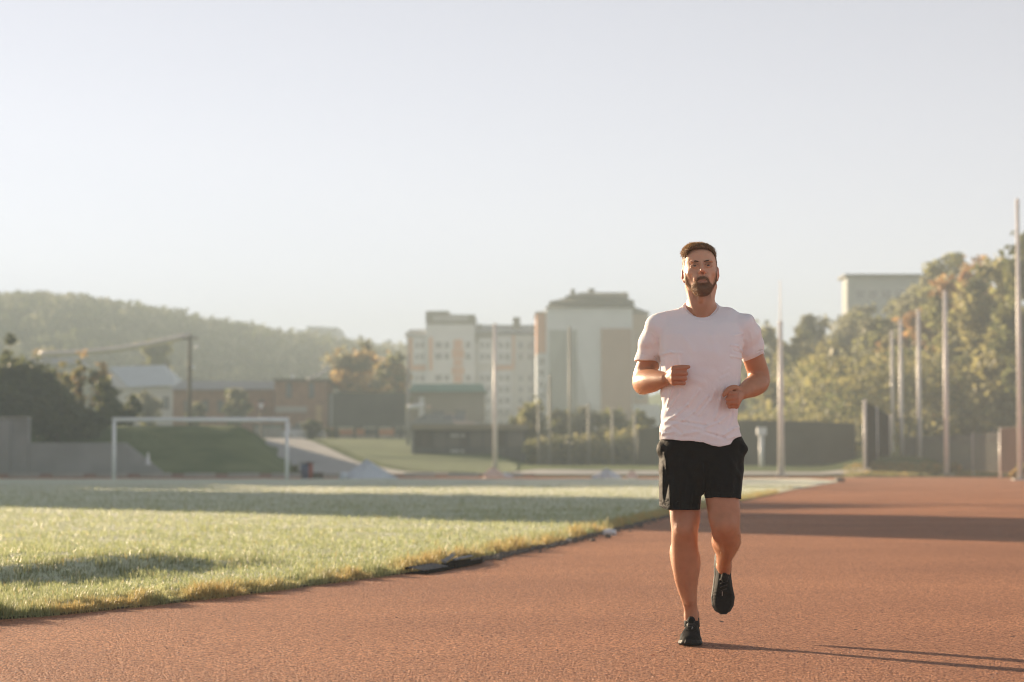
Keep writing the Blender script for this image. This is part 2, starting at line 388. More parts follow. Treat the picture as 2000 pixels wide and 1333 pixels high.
# ------------------------------------------------------------------ goal
gY = 97.5
root = empty('football_goal', (X_(393, gY), gY, .03), 'white football goal without a net at the far end of the pitch', 'goal')
def sq(mb, u0, u1, v0, v1): boxpx(mb, u0, u1, v0, v1, gY, .12)
for u in (223.5, 561):
    m = MB(); m.tube([(X_(u, gY), gY, .0), (X_(u, gY), gY, 2.36)], .075, 12); m.build('post', M['white_paint'], root, True)
m = MB(); m.tube([(X_(220, gY), gY, 2.44), (X_(564.5, gY), gY, 2.44)], .085, 12); m.build('crossbar', M['white_paint'], root, True)

# ------------------------------------------------------------------ kerb along the far track
root = empty('kerb', (X_(600, 117), 117, 0)); tag(root, kind='structure')
root['label'] = 'low kerb between the far track and the footpath'
kY = 116.6; n_k = 0
x = X_(-40, kY)
kb_p = MB().box(-.74, .74, -.12, .12, 0, .19); kb = None; kr = None
i = 0
while x < X_(1040, kY):
    if kb is None:
        kb = kb_p.build('kerb_stone', M['pale_concrete'], None); kb.parent = root
        kr = MB().box(-.30, .30, -.12, .12, 0, .15).build('kerb_stone', M['red_kerb'], None); kr.parent = root
        kb.location = (x - root.location.x, 0, 0); kr.location = (x + 1.06 - root.location.x, 0, 0)
    else:
        c = kb.copy(); COL.objects.link(c); c.location = (x - root.location.x, 0, 0)
        c = kr.copy(); COL.objects.link(c); c.location = (x + 1.06 - root.location.x, 0, 0)
    x += 2.12

# ------------------------------------------------------------------ concrete wall left
wY = 120.0
root = empty('retaining_wall', (X_(60, wY), wY, 0), 'grey concrete retaining wall stepping down behind the far track on the left', 'wall')
bz = -.05
m = MB(); m.box(X_(-160, wY), X_(22, wY), wY - .25, wY + .5, bz, Z_(819, wY)); m.build('wall_panel', M['concrete'], root)
m = MB(); m.box(X_(22.4, wY), X_(56, wY), wY, wY + .6, bz, Z_(817, wY)); m.build('wall_panel', M['concrete'], root)
for (a, b_) in ((57, 118), (118.4, 180), (180.4, 244)):
    m = MB(); m.box(X_(a, wY), X_(b_, wY), wY + .1, wY + .5, bz, Z_(865, wY)); m.build('wall_panel', M['concrete'], root)
m = MB(); m.prism([(X_(244.4, wY), bz), (X_(318, wY), bz), (X_(316, wY), Z_(921, wY)), (X_(244.4, wY), Z_(865, wY))], wY + .1, wY + .5); m.build('wall_panel', M['concrete'], root)
m = MB()
m.box(X_(-160, wY), X_(56.5, wY), wY - .3, wY + .65, Z_(817, wY), Z_(814.5, wY))
m.build('coping', M['pale_concrete'], root)
# little pale marker on the slope
root = empty('marker_cone', (X_(290, 119), 119, 0), 'small pale marker standing at the foot of the sloping concrete wall', 'marker')
m = MB(); m.tube([(X_(290, 119), 119, Z_(908, 119)), (X_(290, 119), 119, Z_(884, 119))], [.13, .03], 10); m.build('cone', M['white_paint'], root)

# ------------------------------------------------------------------ tall poles
POLES = [  # u, bottom v, top v, Y, base radius, top radius, label
    (967, 918, 636, 128, .135, .09, 'tall pale pole in front of the dark dugout shelter'),
    (1525, 920, 632, 118, .165, .10, 'tall pale pole with a thin mast top just right of the runner'),
    (1743, 906, 650, 150, .13, .09, 'shortest looking pale pole, farthest in the row beside the orange trees'),
    (1760, 907, 628, 138, .13, .09, 'pale pole second from the far end of the row beside the orange trees'),
    (1795, 911, 610, 128, .13, .09, 'pale pole in the middle of the row in front of the chain link fence'),
    (1847.5, 916, 573, 116, .13, .09, 'tall pale pole standing before the widest gap of the chain link fence'),
    (1991, 926, 395, 98, .10, .075, 'tallest pale pole, nearest the camera at the right edge of the photo')]
for (u, vb, vt, Y, r0, r1, lab) in POLES:
    x = X_(u, Y); zb = min(Z_(vb, Y), gz(u, Y)) - .1; zt = Z_(vt, Y)
    root = empty('tall_pole', (x, Y, zb), lab, 'pole', 'tall pale poles round the track')
    m = MB(); m.tube([(x, Y, zb), (x, Y, (zb+zt)/2), (x, Y, zt)], [r0, (r0+r1)/2, r1], 14); m.build('pole_shaft', M['pole_paint'], root, True)
    m = MB(); m.box(x-.3, x+.3, Y-.3, Y+.3, zb, zb + .22); m.build('foot_plate', M['pale_concrete'], root)
    m = MB(); m.tube([(x, Y, zt), (x, Y, zt + .12)], [r1*1.25, r1*.8], 14); m.build('cap', M['pole_paint'], root, True)
    if u == 1525:
        m = MB(); m.tube([(x, Y, zt + .12), (x, Y, Z_(548, Y))], [.035, .02], 8); m.build('mast', M['pole_paint'], root)
    if u == 1991:
        m = MB(); m.tube([(x, Y, zt + .1), (x, Y, Z_(386, Y))], [.03, .02], 8); m.build('mast', M['pole_paint'], root)

# ------------------------------------------------------------------ dark screens and fences
def screen(name, pts, label, mt, panel_mt_post, post_r=.05, cat='fence', wires=None):
    """pts: list of (u, v_top, v_bottom, Y)"""
    x0 = X_(pts[0][0], pts[0][3]); root = empty(name, (x0, pts[0][3], Z_(pts[0][2], pts[0][3])), label, cat)
    for i, (u, vt, vb, Y) in enumerate(pts):
        x = X_(u, Y); m = MB(); m.tube([(x, Y + .06, Z_(vb, Y) - .3), (x, Y + .06, Z_(vt, Y) + .06)], post_r, 8); m.build('post', panel_mt_post, root, True)
    for a, b_ in zip(pts[:-1], pts[1:]):
        A = [(X_(p[0], p[3]), p[3]) for p in (a, b_)]; zt = [Z_(p[1], p[3]) for p in (a, b_)]; zb = [Z_(p[2], p[3]) for p in (a, b_)]
        if wires is None:
            m = MB(); q0 = [(A[0][0], A[0][1], zb[0]), (A[1][0], A[1][1], zb[1]), (A[1][0], A[1][1], zt[1]), (A[0][0], A[0][1], zt[0])]
            q1 = [(x, y + .025, z) for x, y, z in q0]; m.hull8(q0, q1); m.build('screen_panel', mt, root)
        else:
            m = MB(); nh, nv, wr = wires
            def pt(s, t): return (A[0][0]*(1-s)+A[1][0]*s, A[0][1]*(1-s)+A[1][1]*s, (zb[0]*(1-t)+zt[0]*t)*(1-s) + (zb[1]*(1-t)+zt[1]*t)*s)
            for k in range(nh + 1): m.tube([pt(0, k/nh), pt(1, k/nh)], wr, 4, False)
            for k in range(nv + 1): m.tube([pt(k/nv, 0), pt(k/nv, 1)], wr, 4, False)
            o = m.build('wire_mesh', mt, root); o['kind'] = 'stuff'
    return root
ys_ = 136
screen('windscreen_fence', [(1246, 838, 912, ys_), (1330, 826, 911, ys_), (1400, 822, 910, ys_), (1462, 821, 910, ys_), (1530, 822, 909, ys_), (1597, 824, 909, ys_), (1668, 828, 909, ys_)],
       'long dark green windscreen fence behind the runner', M['dark_cloth'], M['dark_metal'])
screen('side_screen', [(1689, 783, 916, 119), (1712, 797, 911, 128), (1737, 812, 907, 139)],
       'tall dark screen seen edge-on beside the row of poles', mat('black_screen_mesh', (.009, .010, .008), 1.0, .2, .8, spec=.0), M['pole_paint'], .075)
screen('chain_link_fence', [(1762, 856, 907, 140), (1800, 853, 911, 131), (1848, 851, 916, 122), (1900, 849, 919, 116), (1952, 847, 921, 111)],
       'chain link fence behind the pole row on the right', mat('dull_wire', (.16, .16, .14), .6, .1, 3), M['pole_paint'], .045, wires=(16, 34, .015))
screen('panel_fence', [(1954, 838, 921, 110.5), (1990, 836, 924, 108), (2060, 833, 927, 106)],
       'reddish close-meshed fence panel at the right edge of the photo', mat('reddish_panel', (.20, .13, .10), .9, .1, 1), M['pole_paint'], .05, wires=(14, 46, .022))
nm = mat('net_post', (0.34, 0.33, 0.27), .6, .1, 2)
screen('net_fence', [(1052, 790, 912, 141), (1074, 735, 912, 141), (1113, 640, 913, 141), (1150, 790, 912, 141), (1196, 800, 912, 141), (1240, 805, 912, 141)],
       'net fence on slim posts before the tall building', M['wire'], nm, .07, wires=(8, 14, .006))
# white post beside fence
x = X_(1487, 128); root = empty('white_bollard_post', (x, 128, .3), 'short white post in front of the dark windscreen fence', 'post')
m = MB(); m.tube([(x, 128, .2), (x, 128, Z_(850, 128))], .13, 12); m.build('post_shaft', M['white_paint'], root, True)
m = MB(); m.box(x - .24, x + .24, 127.8, 128.2, Z_(850, 128), Z_(835, 128)); m.build('post_head', M['white_paint'], root)

# ------------------------------------------------------------------ dugout shelter
Y = 148.0
root = empty('dugout_shelter', (X_(918, Y), Y, gz(918, Y)), 'long dark flat-roofed dugout with framed dark panels', 'shelter')
part_px('roof', mat('tan_roof', (.27, .24, .17), .9, .1, 1), root, 804, 1032, 829, 840, Y - .6, 5)
part_px('back_wall', M['dark_wood'], root, 810, 1027, 840.6, 912, Y + 3.2, .2)
for i, u in enumerate((808, 845, 872, 897, 915, 942, 968, 988, 1024)):
    part_px('upright', M['dark_metal'], root, u, u + 3.2, 840.6, 912, Y, .2)
us = (811.6, 848.6, 875.6, 900.6, 918.6, 945.6, 971.6, 991.6)
ue = (844.6, 871.6, 896.6, 914.6, 941.6, 967.6, 987.6, 1023.6)
pg = mat('dark_glazing', (.13, .12, .095), .35, .2, .6)
for i, (a, b_) in enumerate(zip(us, ue)):
    f = part_px('panel', pg if i % 3 else M['dark_wood'], root, a, b_, 843, 873, Y + .06, .05)
    part_px('lower_panel', M['dark_grey'], root, a, b_, 874, 912, Y + .06, .05)
part_px('notice', M['cream'], root, 880, 908, 848, 854, Y + .02, .03)
part_px('notice', M['cream'], root, 880, 906, 879, 884, Y + .02, .03)
part_px('side_wall', M['concrete'], root, 803.5, 807.6, 840.6, 912, Y, 3.3)
# ------------------------------------------------------------------ building with the green roof
Y = 215.0
root = empty('green_roofed_building', (X_(875, Y), Y, gz(875, Y)), 'low beige building with a flat green roof in front of the apartment block', 'building')
wl_ = mat('beige_wall', (.36, .33, .27), .9, .08, .4)
part_px('wall', wl_, root, 800, 946, 762, 880, Y, 8)
m = MB(); zr0, zr1 = Z_(766, Y), Z_(750, Y)
m.hull8([(X_(797, Y), Y - 1, zr0), (X_(950, Y), Y - 1, zr0), (X_(950, Y), Y + 9, zr0), (X_(797, Y), Y + 9, zr0)],
        [(X_(806, Y), Y + .4, zr1), (X_(943, Y), Y + .4, zr1), (X_(943, Y), Y + 8, zr1), (X_(806, Y), Y + 8, zr1)]); m.build('roof', M['roof_green'], root)
f = part_px('window', M['dark_metal'], root, 889, 909, 801, 824, Y, .3, .06); part_px('pane', M['glass'], f, 891, 907, 803, 822, Y, .3, .09)
part_px('band', M['pale_concrete'], root, 801, 945, 826, 829, Y, .3, .05)
part_px('door', M['white_paint'], root, 818, 829, 775, 826, Y, .3, .04)
f = part_px('window', M['dark_metal'], root, 845, 868, 803, 822, Y, .3, .06); part_px('pane', M['glass'], f, 847, 866, 805, 820, Y, .3, .09)
# ------------------------------------------------------------------ apartment block
Y = 320.0
root = empty('apartment_block', (X_(918, Y), Y, gz(918, Y)), 'stepped apartment block with orange stripes and a slate roof', 'building')
part_px('wall', M['cream'], root, 794, 838, 655, 880, Y, 14)
part_px('tower_wall', M['white_plaster'], root, 832, 927, 634, 880, Y - 1.2, 15)
part_px('wall', M['cream'], root, 927.2, 1045, 655, 880, Y, 14)
def roofpx(nm_, mt, root, ub0, ub1, vb, ut0, ut1, vt, Y, d, ov=.6):
    z0, z1 = Z_(vb, Y), Z_(vt, Y); m = MB()
    m.hull8([(X_(ub0, Y), Y - ov, z0), (X_(ub1, Y), Y - ov, z0), (X_(ub1, Y), Y + d, z0), (X_(ub0, Y), Y + d, z0)],
            [(X_(ut0, Y), Y + d*.25, z1), (X_(ut1, Y), Y + d*.25, z1), (X_(ut1, Y), Y + d*.7, z1), (X_(ut0, Y), Y + d*.7, z1)])
    return m.build(nm_, mt, root)
roofpx('roof', M['roof_slate'], root, 789, 833, 654.5, 798, 833, 641, Y, 15)
part_px('parapet', M['roof_dark'], root, 831, 877, 608, 633.5, Y - 1.4, 15)
part_px('parapet', M['roof_dark'], root, 877.3, 928, 615, 633.5, Y - 1.4, 15)
part_px('roof_panel', M['roof_slate'], root, 846, 914, 617, 627, Y - 1.6, .2)
roofpx('roof', M['roof_slate'], root, 926, 1046, 650.5, 929, 1046, 632, Y, 15)
for u0, u1, vt in ((1002, 1016, 620), (934, 940, 633), (1040, 1044, 634)):
    part_px('chimney', M['roof_dark'], root, u0, u1, vt, 648, Y + 1.5, 1)
part_px('gable', M['roof_dark'], root, 922, 962, 648, 670, Y - .3, 1.0)  # dark slab standing in for the gable's shadow on the wall
for (u0, u1, v0, v1) in ((838.5, 845, 660, 724), (798, 806, 660, 724), (798, 845, 714, 724)):
    part_px('orange_stripe', M['orange'], root, u0, u1, v0, v1, Y, .2, .25 if v0 == 714 else .2 if u0 < 830 else 1.45)
for k, (v0, v1) in enumerate(((664, 682), (683, 700), (702, 716), (718, 732), (733, 748))):
    part_px('orange_panel', M['orange'], root, 883 if k % 2 else 886, 906 if k % 2 else 903, v0, v1, Y - 1.2, .2, .15)
for (u0, u1, v0, v1) in ((1000.5, 1005, 656, 714), (971, 1005, 714.3, 723), (1012, 1030, 795, 806)):
    part_px('orange_stripe', M['orange'], root, u0, u1, v0, v1, Y, .2, .2)
for (u0, u1) in ((807, 832), (971, 999), (935, 960)):
    part_px('balcony_bay', M['white_plaster'], root, u0, u1, 662, 712, Y, .6, .5)
    part_px('balcony_bay', M['white_plaster'], root, u0, u1, 727, 800, Y, .6, .5)
for v in (668, 690, 732, 754, 776, 798, 820):
    for (u0, u1, dy) in ((811, 818, .5), (821, 829, .5), (850, 864, 1.2), (868, 878, 1.2), (909, 920, 1.2), (938, 946, .5), (949, 957, .5), (974, 983, .5), (986, 996, .5), (1012, 1022, 0), (1030, 1040, 0)):
        f = part_px('window', M['white_plaster'], root, u0, u1, v, v + 14, Y, .2, dy + .06)
        part_px('pane', M['glass'], f, u0 + .8, u1 - .8, v + 1.1, v + 12.9, Y, .2, dy + .1)
part_px('downpipe', M['dark_metal'], root, 1040.8, 1043, 656, 860, Y, .15, .12)
# ------------------------------------------------------------------ tall building with the white gable
Y = 285.0
root = empty('tall_apartment_building', (X_(1155, Y), Y, gz(1155, Y)), 'tall building with a white gable, brown and grey panels and dark mansard roof', 'building')
part_px('gable_wall', M['white_plaster'], root, 1067, 1236, 602, 900, Y, 16)
part_px('side_wall', M['orange'], root, 1048, 1066.7, 612, 690, Y + 1.5, 14)
part_px('side_wall', M['white_plaster'], root, 1048, 1066.7, 690.4, 900, Y + 1.5, 14)
part_px('side_wall', mat('tan_wall', (.45, .33, .24), .9, .06, .5), root, 1236.3, 1267, 612, 790, Y + 1.5, 14)
part_px('side_wall', M['white_plaster'], root, 1236.3, 1290, 790.4, 900, Y + 1.5, 14)
part_px('grey_panel', M['grey_panel'], root, 1073, 1127, 645, 900, Y, .3, .25)
part_px('pale_strip', M['cream'], root, 1107, 1117, 643, 900, Y, .3, .4)
part_px('brown_panel', M['brown_panel'], root, 1174, 1234.5, 642, 900, Y, .3, .25)
# mansard roof in stepped outline
roofpx('roof', M['roof_dark'], root, 1066, 1243, 601.7, 1073, 1241, 590, Y, 16)
roofpx('roof', M['roof_dark'], root, 1073, 1241, 589.8, 1106, 1229, 578, Y + .1, 15.5, .4)
roofpx('roof', M['roof_dark'], root, 1106, 1229, 577.8, 1140, 1228, 567, Y + .2, 15, .3)
part_px('chimney', M['roof_dark'], root, 1115, 1123, 565, 585, Y + 2, 1.2)
part_px('chimney', M['roof_dark'], root, 1150, 1162, 564, 570, Y + 5, 1.2)
roofpx('roof', M['roof_dark'], root, 1045, 1068, 611.7, 1052, 1068, 605, Y + 1.5, 14)
roofpx('roof', M['roof_dark'], root, 1236, 1270, 611.7, 1236, 1252, 599, Y + 1.5, 14)
for v in (700, 722, 744, 766, 788):
    f = part_px('window', M['cream'], root, 1053, 1063, v, v + 13, Y + 1.5, .2, .06); part_px('pane', M['glass'], f, 1054, 1062, v+1, v + 12, Y + 1.5, .2, .1)
for v in (700, 722, 744, 766):
    f = part_px('window', M['cream'], root, 1243, 1258, v, v + 13, Y + 1.5, .2, .06); part_px('pane', M['glass'], f, 1244, 1257, v+1, v + 12, Y + 1.5, .2, .1)
# ------------------------------------------------------------------ brick houses
Y = 205.0
root = empty('long_brick_house', (X_(435, Y), Y, gz(435, Y)), 'long low brick house with a grey roof behind the grass bank', 'house')
part_px('wall', M['brick'], root, 338, 534, 762, 862, Y, 9)
roofpx('roof', M['roof_slate'], root, 332, 540, 761.5, 345, 534, 743, Y, 10)
for u in (360, 395, 425, 470, 505):
    f = part_px('window', M['dark_metal'], root, u, u + 12, 782, 806, Y, .2, .05); part_px('pane', M['glass'], f, u + 1, u + 11, 784, 804, Y, .2, .08)
part_px('pipe', M['dark_metal'], root, 448, 451, 765, 850, Y, .15, .15)
Y = 198.0
root = empty('brick_house_block', (X_(585, Y), Y, gz(585, Y)), 'two storey brick block with a pale band beside the dark board', 'house')
part_px('wall', M['brick'], root, 536, 636, 745, 866, Y, 9)
part_px('roof', M['roof_dark'], root, 533, 639, 740, 744.6, Y - .4, 10)
part_px('band', M['pale_concrete'], root, 537, 600, 794, 806, Y, .3, .1)
for u in (559, 603):
    f = part_px('window', M['dark_metal'], root, u, u + 11, 748, 778, Y, .2, .05); part_px('pane', M['glass'], f, u + 1, u + 10, 750, 776, Y, .2, .08)
part_px('door', mat('tan_door', (.5, .36, .2), .8, .1, 2), root, 617, 629, 792, 826, Y, .2, .05)  # door in one even tan
part_px('aerial', M['white_paint'], root, 568, 574, 731, 739.6, Y + 2, .4)
Y = 230.0
root = empty('white_roofed_house', (X_(270, Y), Y, gz(270, Y)), 'house with a broad pale metal roof behind the saplings', 'house')
part_px('wall', M['cream'], root, 200, 338, 757, 850, Y, 12)
z0, z1 = Z_(757, Y), Z_(709, Y)
m = MB()
m.hull8([(X_(252, Y), Y - .8, z0), (X_(345, Y), Y - .8, z0 + .15), (X_(345, Y), Y + 13, z0), (X_(185, Y), Y + 13, z0 + 1.6)],
        [(X_(195, Y), Y + 5, z1 - .2), (X_(305, Y), Y + 5, z1), (X_(306, Y), Y + 5.5, z1), (X_(194, Y), Y + 5.5, z1 - .2)]); m.build('roof', M['roof_white'], root)
m = MB(); m.add([(X_(192, Y), Y + 4.9, z1 - .3), (X_(252, Y), Y - .85, z0 - .05), (X_(200, Y), Y - .2, z0 - .05)], [(0, 1, 2), (2, 1, 0)]); m.build('gable', M['cream'], root)
for u in (262, 292, 318):
    f = part_px('window', M['dark_metal'], root, u, u + 13, 775, 800, Y, .2, .05); part_px('pane', M['glass'], f, u+1, u + 12, 777, 798, Y, .2, .08)
Y = 260.0
root = empty('small_blue_roofed_house', (X_(75, Y), Y, gz(75, Y)), 'small house with a bluish gable end above the dark bushes', 'house')
part_px('wall', M['white_plaster'], root, 50, 80, 700, 800, Y, 8)
roofpx('roof', M['roof_slate'], root, 20, 150, 712, 60, 140, 697, Y - 1, 9)
# distant blocks on the ridge
Y = 545.0
root = empty('distant_tower_block', (X_(620, Y), Y, gz(620, Y)), 'pale tower blocks far off on the ridge above the autumn tree', 'building')
for (u0, u1, vt) in ((578, 598, 645), (598.3, 632, 638), (632.3, 660, 640), (660.3, 672, 656)):
    part_px('wall', M['white_plaster'], root, u0, u1, vt, 760, Y, 20)
for r_ in range(6):
    for u in (601, 609, 617, 625, 636, 644, 652):
        part_px('window', M['glass'], root, u, u + 3.4, 643 + r_*7, 646.5 + r_*7, Y, .5, .3)
root = empty('distant_grey_block', (X_(735, Y), Y, gz(735, Y)), 'faint grey block far off between the autumn tree and the apartment block', 'building')
part_px('wall', M['grey_panel'], root, 716, 762, 672, 760, Y - 30, 18); part_px('roof_box', M['grey_panel'], root, 755, 762, 664, 671.6, Y - 30, 8)
for u in (720, 730, 740, 750): part_px('window', M['glass'], root, u, u + 4, 676, 680, Y - 30, .5, .3)
# building on the hillside
Y = 262.0
root = empty('hilltop_building', (X_(1720, Y), Y, gz(1720, Y)), 'grey flat-roofed building standing above the trees on the right hill', 'building')
part_px('wall', mat('grey_plaster', (.36, .39, .39), .9, .06, .5), root, 1656, 1830, 541, 680, Y, 4)
part_px('roof', M['roof_dark'], root, 1652, 1835, 535.5, 540.7, Y - .8, 6)
for u in (1672, 1698, 1724, 1750, 1776):
    f = part_px('window', M['cream'], root, u, u + 18, 566, 584, Y, .2, .05); part_px('pane', M['glass'], f, u + 1, u + 17, 567, 583, Y, .2, .09)

# ------------------------------------------------------------------ dark board, railings
Y = 172.0
root = empty('dark_board', (X_(715, Y), Y, gz(715, Y)), 'large dark grey board on posts behind the lawn', 'board')
part_px('board', M['dark_grey'], root, 641, 792, 767, 834, Y, .3)
part_px('board_edge', M['concrete'], root, 645, 650, 769, 834, Y, .2, .06)
for u in (655, 690, 735, 780):
    part_px('post', M['dark_metal'], root, u, u + 5, 834.3, 874, Y + .1, .2)
root = empty('low_wall', (X_(715, 176), 176, gz(715, 176)), 'low grey and orange wall under the dark board', 'wall')
for k, (a, b_) in enumerate(((640, 676), (676.4, 712), (712.4, 740), (740.4, 770), (770.4, 796))):
    part_px('wall_panel', M['pale_concrete'], root, a, b_, 851, 873, 176, .3)
    part_px('upper_panel', (M['orange'], M['orange'], M['dark_grey'], M['orange'], M['dark_grey'])[k], root, a, b_, 838, 850.7, 176, .25)
Y = 168.0
root = empty('green_railing', (X_(520, Y), Y, gz(520, Y)), 'dark green railing beside the path end behind the goal', 'railing')
for u in np.arange(496, 560, 9): part_px('railing_post', M['green_paint'], root, u, u + 2.4, 833, 866, Y, .08)
part_px('top_rail', M['green_paint'], root, 494, 560, 831, 834, Y - .02, .12)
root = empty('pale_gate', (X_(525, Y + 5), Y + 5, gz(525, Y)), 'pale gate behind the green railing', 'gate')
part_px('gate_panel', M['pale_concrete'], root, 499, 522, 830, 862, Y + 5, .12); part_px('gate_panel', M['pale_concrete'], root, 524, 549, 830, 862, Y + 5, .12)

# utility pole and cable
Y = 168.0
root = empty('utility_pole', (X_(370, Y), Y, gz(370, Y)), 'dark wooden utility pole with two small lamps above the grass bank', 'pole')
m = MB(); x = X_(370, Y); m.tube([(x, Y, 1.5), (x, Y, Z_(654, Y))], [.17, .12], 10); m.build('pole_shaft', M['dark_wood'], root, True)
m = MB(); m.box(x - .6, x + .6, Y - .05, Y + .05, Z_(663, Y), Z_(660, Y)); m.build('cross_arm', M['dark_wood'], root)
for (u, v) in ((383, 680), (376, 721)):
    m = MB(); m.tube([(X_(u - 1, Y), Y - .1, Z_(v, Y)), (X_(u + 4, Y), Y - .1, Z_(v - 3, Y))], [.13, .17], 10); m.build('lamp', M['white_paint'], root, True)
x2 = X_(-150, Y - 20)
root2 = empty('overhead_cable', (X_(220, Y), Y, 6), 'thick sagging overhead cable lit pinkish running left from the utility pole', 'cable')
pts = []
for s in np.linspace(0, 1, 24):
    u = 370 + (78 - 370) * s; v = 655 + 36 * (1 - (1 - s) ** 2.1); Yc = Y + s * 6
    pts.append((X_(u, Yc), Yc, Z_(v, Yc)))
m = MB(); m.tube(pts, .2, 8); m.build('cable', M['pole_paint'], root2, True)
# second cable to the autumn tree
root2 = empty('slanting_cable', (X_(620, 196), 196, 8), 'short pale cable slanting from the brick block roof to the autumn tree', 'cable')
m = MB(); m.tube([(X_(602, 196), 196, Z_(741, 196)), (X_(622, 197), 197, Z_(732, 197)), (X_(643, 198), 198, Z_(718, 198))], .12, 8); m.build('cable', M['pole_paint'], root2, True)
# slim lamp post left of the dugout
Y = 158.0
root = empty('lamp_post', (X_(799, Y), Y, gz(799, Y)), 'slim grey lamp post with a tilted white tube shaped as a glint left of the green roof', 'lamp post')
m = MB(); x = X_(797, Y); m.tube([(x, Y, 1.0), (x, Y, Z_(690, Y))], [.12, .07], 10); m.build('pole_shaft', M['concrete'], root, True)
m = MB(); m.tube([(X_(796, Y), Y-.2, Z_(797, Y)), (X_(829, Y), Y-.2, Z_(791, Y))], .16, 10); m.build('glint_tube', M['white_paint'], root, True)  # white tube modelled in place of a bright glint
m = MB(); m.tube([(X_(838, Y), Y-.2, Z_(798, Y)), (X_(838, Y), Y-.2, Z_(792, Y))], .15, 10); m.build('round_lamp', M['pink_sheet'], root, True)
# give way sign
Y = 160.0
root = empty('road_sign', (X_(510, Y), Y, gz(510, Y)), 'upside-down triangular give way sign with a red border', 'sign')
m = MB(); m.tube([(X_(510, Y), Y + .1, 1), (X_(510, Y), Y + .1, Z_(790, Y))], .05, 8); m.build('sign_post', M['dark_metal'], root)
def tri(s, y0, y1):
    cx, cz = X_(510, Y), Z_(793, Y); return MB().prism([(cx - .36*s, cz + .22*s), (cx, cz - .42*s), (cx + .36*s, cz + .22*s)], y0, y1)
tri(1.0, Y, Y + .04).build('sign_border', M['red_paint'], root); tri(.68, Y - .02, Y - .004).build('sign_face', M['white_paint'], root)

# ------------------------------------------------------------------ parked cars
def car(u, v, Y, L, mt, label, face=1, group='cars parked beyond the lawn'):
    """small parked car: lofted body, glazed cabin, wheels, lamps; u, v = photo position of its middle on the ground"""
    x0, z0 = X_(u, Y), Z_(v, Y)
    root = empty('parked_car', (x0, Y, z0), label, 'car', group)
    W = .86; s = L / 4.2 * face
    prof = [(-2.1, .35), (-2.08, .68), (-1.9, .86), (-1.25, .93), (-.55, .97), (1.2, .97), (1.95, .92), (2.1, .75), (2.12, .38), (1.9, .28), (-1.95, .28)]
    m = MB(); m.prism([(x0 + a * s, z0 + b_) for a, b_ in (prof if face > 0 else prof[::-1])], Y - W, Y + W); m.build('body', mt, root, bevel=.05)
    cab = [(-1.2, .94), (-.5, 1.40), (.9, 1.43), (1.75, .98)]; top = [(-.45, 1.41), (-.3, 1.47), (.75, 1.49), (.88, 1.44)]
    m = MB(); m.prism([(x0 + a * s, z0 + b_) for a, b_ in cab], Y - W + .08, Y + W - .08); m.build('cabin_glass', M['glass'], root, bevel=.03)
    m = MB(); m.prism([(x0 + a * s, z0 + b_) for a, b_ in top], Y - W + .12, Y + W - .12); m.build('roof', mt, root)
    for a in (-1.15, -.1, .95):
        m = MB(); m.box(x0 + a*s - .04, x0 + a*s + .04, Y - W + .055, Y - W + .075, z0 + .93, z0 + 1.40); m.build('pillar', mt, root)
    for a in (-1.3, 1.3):
        for w in (-W + .08, W - .08):
            m = MB(); m.tube([(x0 + a*s, Y + w - .1, z0 + .31), (x0 + a*s, Y + w + .1, z0 + .31)], .31, 14); t = m.build('wheel', M['dark_metal'], root)
            m = MB(); m.tube([(x0 + a*s, Y + w - .115, z0 + .31), (x0 + a*s, Y + w + .115, z0 + .31)], .17, 10); m.build('rim', M['white_paint'], t)
    for w in (-.6, .6):
        m = MB(); m.box(x0 - 2.13*s, x0 - 1.98*s, Y + w - .14, Y + w + .14, z0 + .62, z0 + .76); m.build('headlight', M['white_paint'], root)
white_car = mat('white_car_paint', (.55, .60, .66), .3, .05, 2); pink_car = mat('silver_car_paint', (.62, .5, .44), .3, .05, 2)
grey_car = mat('grey_car_paint', (.22, .24, .25), .3, .05, 2)
car(592, 865, 178, 3.2, white_car, 'pale bluish car parked beside the brick block', 1)
car(884, 846, 190, 3.8, pink_car, 'silver car catching the sun behind the dugout roof', -1)
car(840, 846, 186, 3.8, grey_car, 'grey car parked under the tilted white tube', 1)

# ------------------------------------------------------------------ pitch-side clutter
def lump(name, u, v, Y, w, h, mt, label, cat, seed, sharp=1.6, off=0):
    x0 = X_(u, Y); root_z = .0
    o_ = empty(name, (x0, Y, root_z), label, cat)
    n_, k_ = 26, 12; V = []
    for i in range(k_ + 1):
        t = i / k_
        for j in range(n_):
            a = 2 * math.pi * j / n_
            rr = (1 - t ** sharp) * .5 * w * (1 + .22 * math.sin(3*a + seed) + .12 * math.sin(7*a + 2*seed + t*4))
            px_ = off * w * t
            V.append((x0 + px_ + rr * math.cos(a), Y + rr * .6 * math.sin(a), h * t * (1 + .12 * math.sin(5*a + seed*3)) ))
    F = [(i*n_+j, i*n_+(j+1) % n_, (i+1)*n_+(j+1) % n_, (i+1)*n_+j) for i in range(k_) for j in range(n_)]
    np_mesh('cover', np.array(V), F, mt, o_)
    return o_
r_ = lump('covered_mat_pile', 716, 937, 98.5, 2.15, .78, M['sheet'], 'pile of mats under a pale bluish sheet right of the goal', 'covered pile', 1.0, 1.25)
m = MB(); m.tube([(X_(672, 98), 98, .04), (X_(672, 98), 98, .34)], [.22, .12], 10); m.build('bundled_corner', M['sheet'], r_, True)
r_ = lump('plastic_bundle', 962, 922, 112, .95, .44, M['pink_sheet'], 'pinkish white plastic bundle at the foot of the pole by the dugout', 'bundle', 2.0, 2.2)
r_ = lump('flat_white_sheet', 986, 924, 112.5, .8, .22, M['sheet'], 'small flat white sheet beside the pinkish bundle', 'sheet', 4.0, 2.0)
